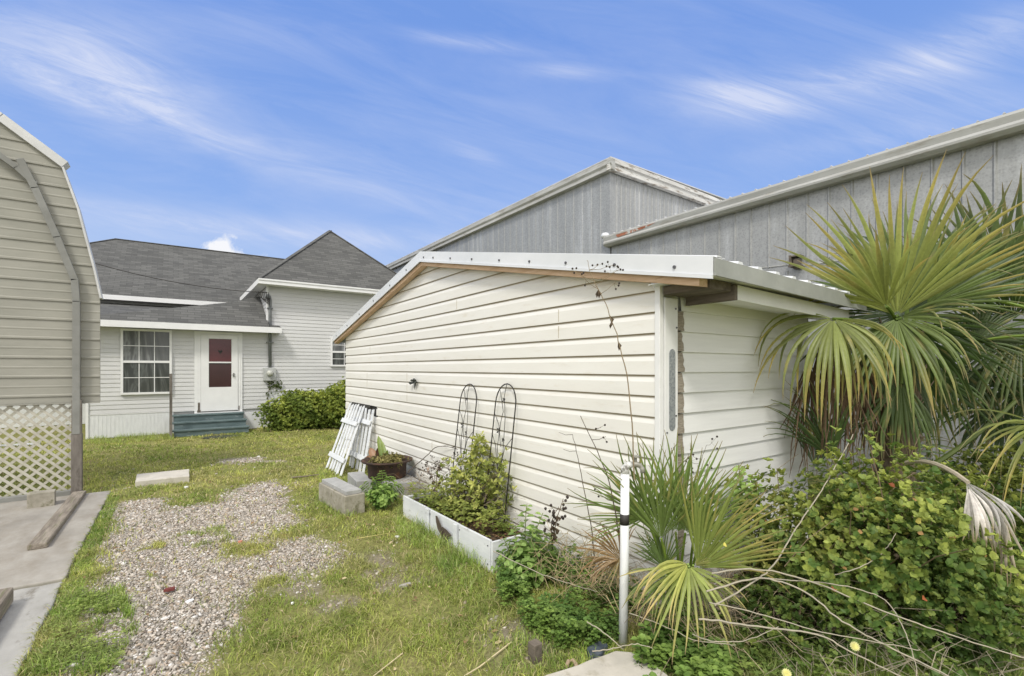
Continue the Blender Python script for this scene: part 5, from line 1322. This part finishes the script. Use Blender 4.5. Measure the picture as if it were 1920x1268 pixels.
strap((2.30,6.20,.40),(2.30,6.43,.72),.085,(.16,.24,.05),(.24,.32,.06),(0,.0,0)); strap((2.32,6.18,.40),(2.32,6.30,.66),.06,(.17,.25,.05),(.26,.34,.07),(0,.05,0)); strap((2.33,6.22,.40),(2.35,6.24,.55),.05,(.15,.22,.05),(.22,.3,.06),(0,-.03,0))
strap((2.30,6.36,.40),(2.30,6.42,.60),.10,(.10,.05,.03),(.08,.035,.02),(.0,-.02,-.03)); strap((2.26,6.46,.40),(2.24,6.56,.54),.10,(.42,.24,.13),(.38,.20,.11),(0,.02,0)); strap((2.2,6.40,.40),(2.12,6.45,.45),.10,(.42,.26,.15),(.36,.2,.12),(0,0,-.02))
pb.build('strap_leaves',M['frond'],sk)
pb=PB(); shrub_leaves(pb,(2.33,6.12,.42),(.24,.26,.07),230,per=5,L=.045,Wd=.012,cA=(.18,.17,.06),cB=(.38,.33,.14),seed=91,shell=.2,zmin=.38)
tag(pb.build('low_weeds',M['dry']),'dry yellow weeds filling the top of the rusty tub','weeds',kind='stuff')

# tap on a white stand pipe
tp=thing('water_tap','white painted standpipe with a black tape band and an old brass garden tap','standpipe',tuple(G(1168,1212)))
b0=np.array(G(1168,1212)); b0[2]=-.02; top=W(1172,888,2.85); M['pvcw']=mat('white_pvc',(.70,.71,.73),(.80,.81,.82),rough=.4,scale=5,c3=(.5,.48,.42),s3=10,f3=(.66,.8),bmp=.05)
part('pipe',MB().tube([b0,b0*.5+top*.5+np.array((.003,0,0)),top],.0262,20),M['pvcw'],tp,smooth=True)
u_=unit(top-b0); f=(972-888)/(1212-888); pc=top+(b0-top)*f; part('tape_band',MB().tube([pc-u_*.032,pc+u_*.030],.0274,20),M['black'],tp,smooth=True)
M['brass']=mat('weathered_brass',(.26,.25,.21),(.42,.41,.37),rough=.5,scale=30,metal=.4,c3=(.6,.58,.55),s3=25,f3=(.55,.65),bmp=.3)
rt=np.array((CX,-SX,0.)) # picture right
el_=MB().tube([top-u_*.005,top+np.array((0,0,.030)),top+np.array((0,0,.048))+rt*.012,top+np.array((0,0,.055))+rt*.04],[.0262,.025,.021,.019],14); part('elbow',el_,mat('taped_elbow',(.5,.5,.48),(.75,.75,.73),rough=.7,scale=40,c3=(.2,.19,.17),s3=30,f3=(.5,.6),bmp=.5),tp,smooth=True)
q0=top+np.array((0,0,.055)); tapm=MB().tube([q0+rt*.03,q0+rt*.065,q0+rt*.088-np.array((0,0,.006)),q0+rt*.104-np.array((0,0,.028)),q0+rt*.106-np.array((0,0,.05))],[.014,.019,.016,.014,.016],14)
tapm.tube([q0+rt*.062,q0+rt*.062+np.array((0,0,.045))],[.012,.008],10); part('tap_body',tapm,M['brass'],tp,smooth=True)
hd=MB().tube([q0+rt*.062+np.array((0,0,.044)),q0+rt*.062+np.array((0,0,.052))],.030,14); part('tap_handle',hd,M['brass'],tp)
# pale slab and little things at the bottom
sl_=slabmesh([(1.42,1.95),(2.046,1.872),(2.14,1.78),(2.09,1.50),(1.75,1.2),(1.3,1.3)],-.05,.05,.008,.08,9); solo('stepping_slab',sl_,M['conc2'],'pale broken concrete slab at the foot of the white pipe, cut by the bottom edge','slab',bevel=.008)
sp_=MB().prism([(1.64,2.10,-.02),(1.70,2.10,-.02),(1.70,2.16,-.02),(1.64,2.16,-.02)],(0,0,.12)); solo('wooden_stake',sp_,M['darkwood'],'short weathered wooden stub in the weeds at the bottom centre','stake',bevel=.004)
hs_=[G(u,v,.03) for u,v in [(1062,1250),(1066,1240),(1074,1238),(1080,1246),(1082,1258)]]; solo('hose_piece',MB().tube(hs_,.011,8),mat('old_hose',(.30,.22,.14),(.4,.3,.2),rough=.7),'short brown bit of hose beside the pale slab','hose')
bg_=MB(); rr_=random.Random(8); c_=G(1118,1232); 
bg_.prism([(c_[0]-.07,c_[1]-.02,.0),(c_[0]+.0,c_[1]-.05,0),(c_[0]+.09,c_[1]-.01,0),(c_[0]+.07,c_[1]+.05,0),(c_[0]-.04,c_[1]+.04,0)],(0.01,.01,.045)); solo('plastic_scrap',bg_,mat('blue_grey_plastic',(.04,.05,.065),(.10,.12,.15),rough=.4,scale=20,bmp=.6),'dark blue grey plastic scrap beside the foot of the white pipe','scrap',bevel=.01)
# slab on the lawn
ls=[tuple(G(u,v)[:2]) for u,v in [(250,914),(359,905),(361,897),(255,902)]]
sl_=slabmesh([(-.43,8.38),(.19,8.36),(.20,8.95),(-.44,8.97)],-.02,.085,.006,.1,4); solo('concrete_slab',sl_,M['conc2'],'flat concrete paver lying on the lawn left of the gravel','slab',bevel=.006)
# timbers on the carport pad
M['timber']=mat('old_timber',(.15,.125,.10),(.32,.28,.23),rough=.95,scale=6,stretch=(6,.5,6),c3=(.13,.14,.06),s3=5,f3=(.55,.7),bmp=.5,bdist=.004)
tm=MB().beam((-1.0,5.98,.042),(-.985,8.24,.042),.135,.055); solo('timber_beam',tm,M['timber'],'long weathered timber lying on the concrete pad, ending at the carport post','timber',bevel=.012)
tm=MB().beam((-.99,1.6,.078),(-1.0,4.72,.078),.19,.11); solo('timber_beam',tm,M['timber'],'mossy timber at the lower left corner on the nearer pad','timber',bevel=.014)
# small debris
def chip(name,label,cat,u,v,s,c1,h=.012,seed=1):
    r=random.Random(seed); c_=G(u,v); pts=[]
    for k in range(7):
        a=k*6.283/7; q=r.uniform(.6,1.1); pts.append((c_[0]+s[0]*q*math.cos(a),c_[1]+s[1]*q*math.sin(a),.0))
    solo(name,MB().prism(pts,(0,.002,h)),mat(name+'_m',c1,tuple(k*1.2 for k in c1),rough=.8,scale=40,bmp=.4),label,cat,bevel=.003)
chip('crushed_can','crushed dark red can lying on the gravel','can',318,1108,(.05,.022),(.14,.035,.03),.02,1)
chip('white_shard','flat white shard on the gravel below the red can','shard',355,1128,(.028,.02),(.75,.75,.75),.01,2)
chip('brick_chip','small orange brick chip in the grassy island of the gravel','brick chip',451,1018,(.025,.02),(.5,.2,.14),.02,3)
chip('white_shard','white shard in the grass left of the planter','shard',744,1008,(.03,.02),(.75,.75,.75),.015,4)
chip('white_shard','white bit in the grass right beside the lawn paver','shard',350,915,(.035,.03),(.7,.7,.68),.02,5)
chip('white_shard','white shell chip in the grass near the middle bottom','shard',548,1133,(.014,.012),(.75,.75,.72),.012,6)
chip('white_shard','white chip at the grass edge left of the gravel','shard',150,1170,(.018,.014),(.75,.75,.72),.012,7)
chip('bark_strip','grey strip of bark on the lawn before the butterfly','bark strip',760,1100,(.06,.018),(.32,.3,.27),.02,8)
# dandelion-like flowers
for i,(u,v,lab) in enumerate([(1603,1212,'pale yellow daisy flower among the canes, the right one of two'),(1475,1263,'pale yellow daisy flower at the bottom edge, the left one of two')]):
    t=thing('yellow_flower',lab,'flower',tuple(G(u,v,.0))); c_=W(u,v,2.15 if i==0 else 2.05); m=MB()
    nr=unit(CAM-c_); a1=unit(np.cross(nr,(0,0,1)));a2=np.cross(nr,a1)
    for rg,(n_,l) in enumerate(((16,.021),(11,.014))):
        for k in range(n_):
            a=6.283*k/n_; d=a1*math.cos(a)+a2*math.sin(a); e=(-a1*math.sin(a)+a2*math.cos(a))*l*.16; o=c_+nr*.003*rg
            m.add([o,o+d*l*.7+e,o+d*l,o+d*l*.7-e],[(0,1,2,3)],(.80,.78,.36) if rg==0 else (.85,.80,.30))
    part('petals',m,M['leaf'],t); part('stem',MB().tube([(c_[0],c_[1],0),(c_[0]+.01,c_[1],c_[2]*.5),c_-nr*.004],.0022,5,c=(.2,.3,.1)),M['stem'],t)
# fallen seed pod / stick pieces on the lawn
for i,(a,b,r0,cc,lab) in enumerate([((1345/2.0+0,0),0,0,0,'')][:0]): pass
def stick(lab,pts,r0,c_): tag(part('stick',MB().tube([G(u,v,.02) for u,v in pts],[r0,r0*.6],5,c=c_),M['stem']),lab,'stick','sticks on the lawn')
stick('yellowish reed lying on the lawn left of the planter',[(670,1010),(700,1005),(730,1000)],.006,(.45,.42,.16))
stick('thin straw stem on the lawn at bottom centre, the left one',[(755,1225),(700,1268)],.004,(.6,.52,.34))
stick('thin straw stem on the lawn at bottom centre, the right one',[(958,1205),(900,1250),(870,1268)],.005,(.6,.52,.34))
stick('dark stick lying before the picket panels',[(545,896),(575,893),(612,888)],.014,(.2,.17,.14))
# things seen through the lattice
solo('white_board',MB().box(-3.4,-2.35,14.3,14.4,0,.04),M['pwhite'],'pale board lying on the lawn seen through the lattice','board')

# loose dead leaves and bits on the lawn and gravel
pb=PB(); r_=np.random.default_rng(8); x,y,Y=scatter(lambda x,y,Y:np.where(Y<7,40,12),-3.5,5,.8,12,40,9000)
keep=r_.random(len(x))<.35; x=x[keep];y=y[keep];n=len(x)
b_=np.stack([x,y,ground_z(x,y)+r_.uniform(.012,.035,n)],-1)
cl=np.where(r_.random((n,1))<.5,np.array([.30,.20,.11]),np.array([.46,.38,.24]))*r_.uniform(.6,1.2,(n,1))
leaves(pb,b_,np.stack([r_.normal(0,1,n),r_.normal(0,1,n),r_.normal(0,.25,n)],-1),np.stack([r_.normal(0,.4,n),r_.normal(0,.4,n),np.ones(n)],-1),r_.uniform(.018,.05,n),r_.uniform(.008,.022,n),cl)
tag(pb.build('leaf_litter',M['dry']),'scattered dead brown leaves on the lawn and gravel','leaf litter',kind='stuff')
# ================================================================ sky and sun
world=bpy.data.worlds.new('World'); scene.world=world; world.use_nodes=True
nt=world.node_tree; nt.nodes.clear()
def mth(op,a,b=None,c=None):
    n=nt.nodes.new('ShaderNodeMath'); n.operation=op
    for i,v in enumerate((a,b,c)):
        if v is None: continue
        if isinstance(v,(int,float)): n.inputs[i].default_value=v
        else: nt.links.new(v,n.inputs[i])
    return n.outputs[0]
out=nt.nodes.new('ShaderNodeOutputWorld'); bg=nt.nodes.new('ShaderNodeBackground'); nt.links.new(bg.outputs[0],out.inputs[0])
tc=nt.nodes.new('ShaderNodeTexCoord'); sp=nt.nodes.new('ShaderNodeSeparateXYZ'); nt.links.new(tc.outputs['Generated'],sp.inputs[0])
dx,dy,dz=sp.outputs
fwd=mth('ADD',mth('MULTIPLY',dx,SX),mth('MULTIPLY',dy,CX)); side=mth('SUBTRACT',mth('MULTIPLY',dx,CX),mth('MULTIPLY',dy,SX))
front=mth('GREATER_THAN',fwd,.05); fs=mth('MAXIMUM',fwd,.05)
A_=mth('DIVIDE',side,fs); B_=mth('DIVIDE',dz,fs)
SUN_EL,SUN_AZ=R(50),R(228)      # azimuth measured from +y towards +x
sky=nt.nodes.new('ShaderNodeTexSky'); sky.sky_type='NISHITA'; sky.sun_disc=False
sky.sun_elevation=SUN_EL; sky.sun_rotation=SUN_AZ; sky.air_density=1.0; sky.dust_density=.6; sky.ozone_density=2.
hs=nt.nodes.new('ShaderNodeHueSaturation'); hs.inputs['Saturation'].default_value=1.0; hs.inputs['Hue'].default_value=.51
nt.links.new(sky.outputs[0],hs.inputs['Color'])
sk=mixc(nt,hs.outputs[0],(.10,.10,.10),1.,'MULTIPLY')
# even the deep blue against the pale horizon
el=ramp(nt,dz,[(0.,(.70,.79,.95)),(.12,(.50,.65,.93)),(.30,(.29,.47,.90)),(.55,(.19,.36,.84)),(1.,(.2,.35,.75))])
sk=mixc(nt,sk,el,.9)
# cirrus
def streak(u,v,deg,l,w,amp):
    a0=(u-960)/FPX;b0=(690.5-v)/FPX; c_,s_=math.cos(R(deg)),math.sin(R(deg))
    da=mth('SUBTRACT',A_,a0);db=mth('SUBTRACT',B_,b0)
    p=mth('DIVIDE',mth('ADD',mth('MULTIPLY',da,c_),mth('MULTIPLY',db,s_)),l/FPX)
    q_=mth('DIVIDE',mth('SUBTRACT',mth('MULTIPLY',db,c_),mth('MULTIPLY',da,s_)),w/FPX)
    e=mth('ADD',mth('MULTIPLY',p,p),mth('MULTIPLY',q_,q_))
    return mth('MULTIPLY',mth('EXPONENT',mth('MULTIPLY',e,-1.)),amp)
tot=None
for a in [(60,140,-24,170,28,.45),(150,110,-8,170,80,.30),(230,165,-15,130,70,.34),(330,225,-28,170,22,.45),(480,280,-20,260,22,.22),(700,335,-18,330,50,.20),(1000,300,-10,300,90,.10),(300,410,-6,330,24,.38),(650,450,-3,400,26,.3),(1060,135,-3,85,14,.42),(880,80,-8,130,14,.3),(1380,185,-8,120,38,.55),(1540,165,8,220,40,.45),(1780,110,16,170,45,.40),(1850,60,20,160,40,.25),(1780,200,6,160,40,.25),(1640,260,8,200,24,.2),(890,290,-20,50,16,.25),(60,60,-10,260,50,.25),(500,60,-8,200,40,.15)]:
    s_=streak(*a); tot=s_ if tot is None else mth('ADD',tot,s_)
cb_=nt.nodes.new('ShaderNodeCombineXYZ'); nt.links.new(mth('MULTIPLY',mth('ADD',A_,mth('MULTIPLY',B_,.3)),1.3),cb_.inputs[0]); nt.links.new(mth('MULTIPLY',mth('SUBTRACT',B_,mth('MULTIPLY',A_,-.25)),7.),cb_.inputs[1])
ns=noise(nt,2.1,10,.68,cb_.outputs[0],1.3)
cir=mth('MULTIPLY',tot,ramp(nt,ns,[(.30,.12),(.5,.7),(.72,1.5)]))
thin=mth('MULTIPLY',ramp(nt,noise(nt,1.1,7,.65,cb_.outputs[0],1.2),[(.40,0.),(.85,.24)]),1.)
cir=mth('MULTIPLY',mth('ADD',cir,thin),front)
# small bright cumulus low over the ridge
cb2=nt.nodes.new('ShaderNodeCombineXYZ'); nt.links.new(A_,cb2.inputs[0]); nt.links.new(B_,cb2.inputs[1])
n2=noise(nt,34,7,.62,cb2.outputs[0],.3)
puff=mth('ADD',mth('ADD',streak(412,475,0,36,38,1.),streak(460,492,0,50,22,.8)),mth('SUBTRACT',mth('MULTIPLY',n2,1.5),.82))
puff=ramp(nt,puff,[(.36,0.),(.72,1.)]); puff=mth('MULTIPLY',puff,front)
c=mixc(nt,sk,(.72,.77,.94),mth('MINIMUM',cir,.8))
c=mixc(nt,c,(.93,.94,.98),puff)
# unseen bright overcast added behind the lens and overhead as neutral fill light
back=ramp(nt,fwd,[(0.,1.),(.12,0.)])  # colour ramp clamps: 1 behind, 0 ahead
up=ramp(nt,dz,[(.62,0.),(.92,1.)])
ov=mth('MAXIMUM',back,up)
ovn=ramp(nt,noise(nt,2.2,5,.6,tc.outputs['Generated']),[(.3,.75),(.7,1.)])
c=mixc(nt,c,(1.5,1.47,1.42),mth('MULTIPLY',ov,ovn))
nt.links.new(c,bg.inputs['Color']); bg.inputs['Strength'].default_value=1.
sd_=bpy.data.lights.new('sun','SUN'); sun=bpy.data.objects.new('sun',sd_); col.objects.link(sun)
sd_.energy=2.35; sd_.angle=R(11); sd_.color=(1,.96,.88)
dirv=Vector((math.sin(SUN_AZ)*math.cos(SUN_EL),math.cos(SUN_AZ)*math.cos(SUN_EL),math.sin(SUN_EL)))
sun.rotation_euler=dirv.to_track_quat('Z','Y').to_euler(); sun.location=dirv*30
scene.view_settings.view_transform='Standard'; scene.view_settings.look='None'; scene.view_settings.exposure=0; scene.view_settings.gamma=1
scene.cycles.max_bounces=8; scene.cycles.diffuse_bounces=3; scene.cycles.transparent_max_bounces=6
for o in scene.objects:
    if 'rootloc' in o: del o['rootloc']
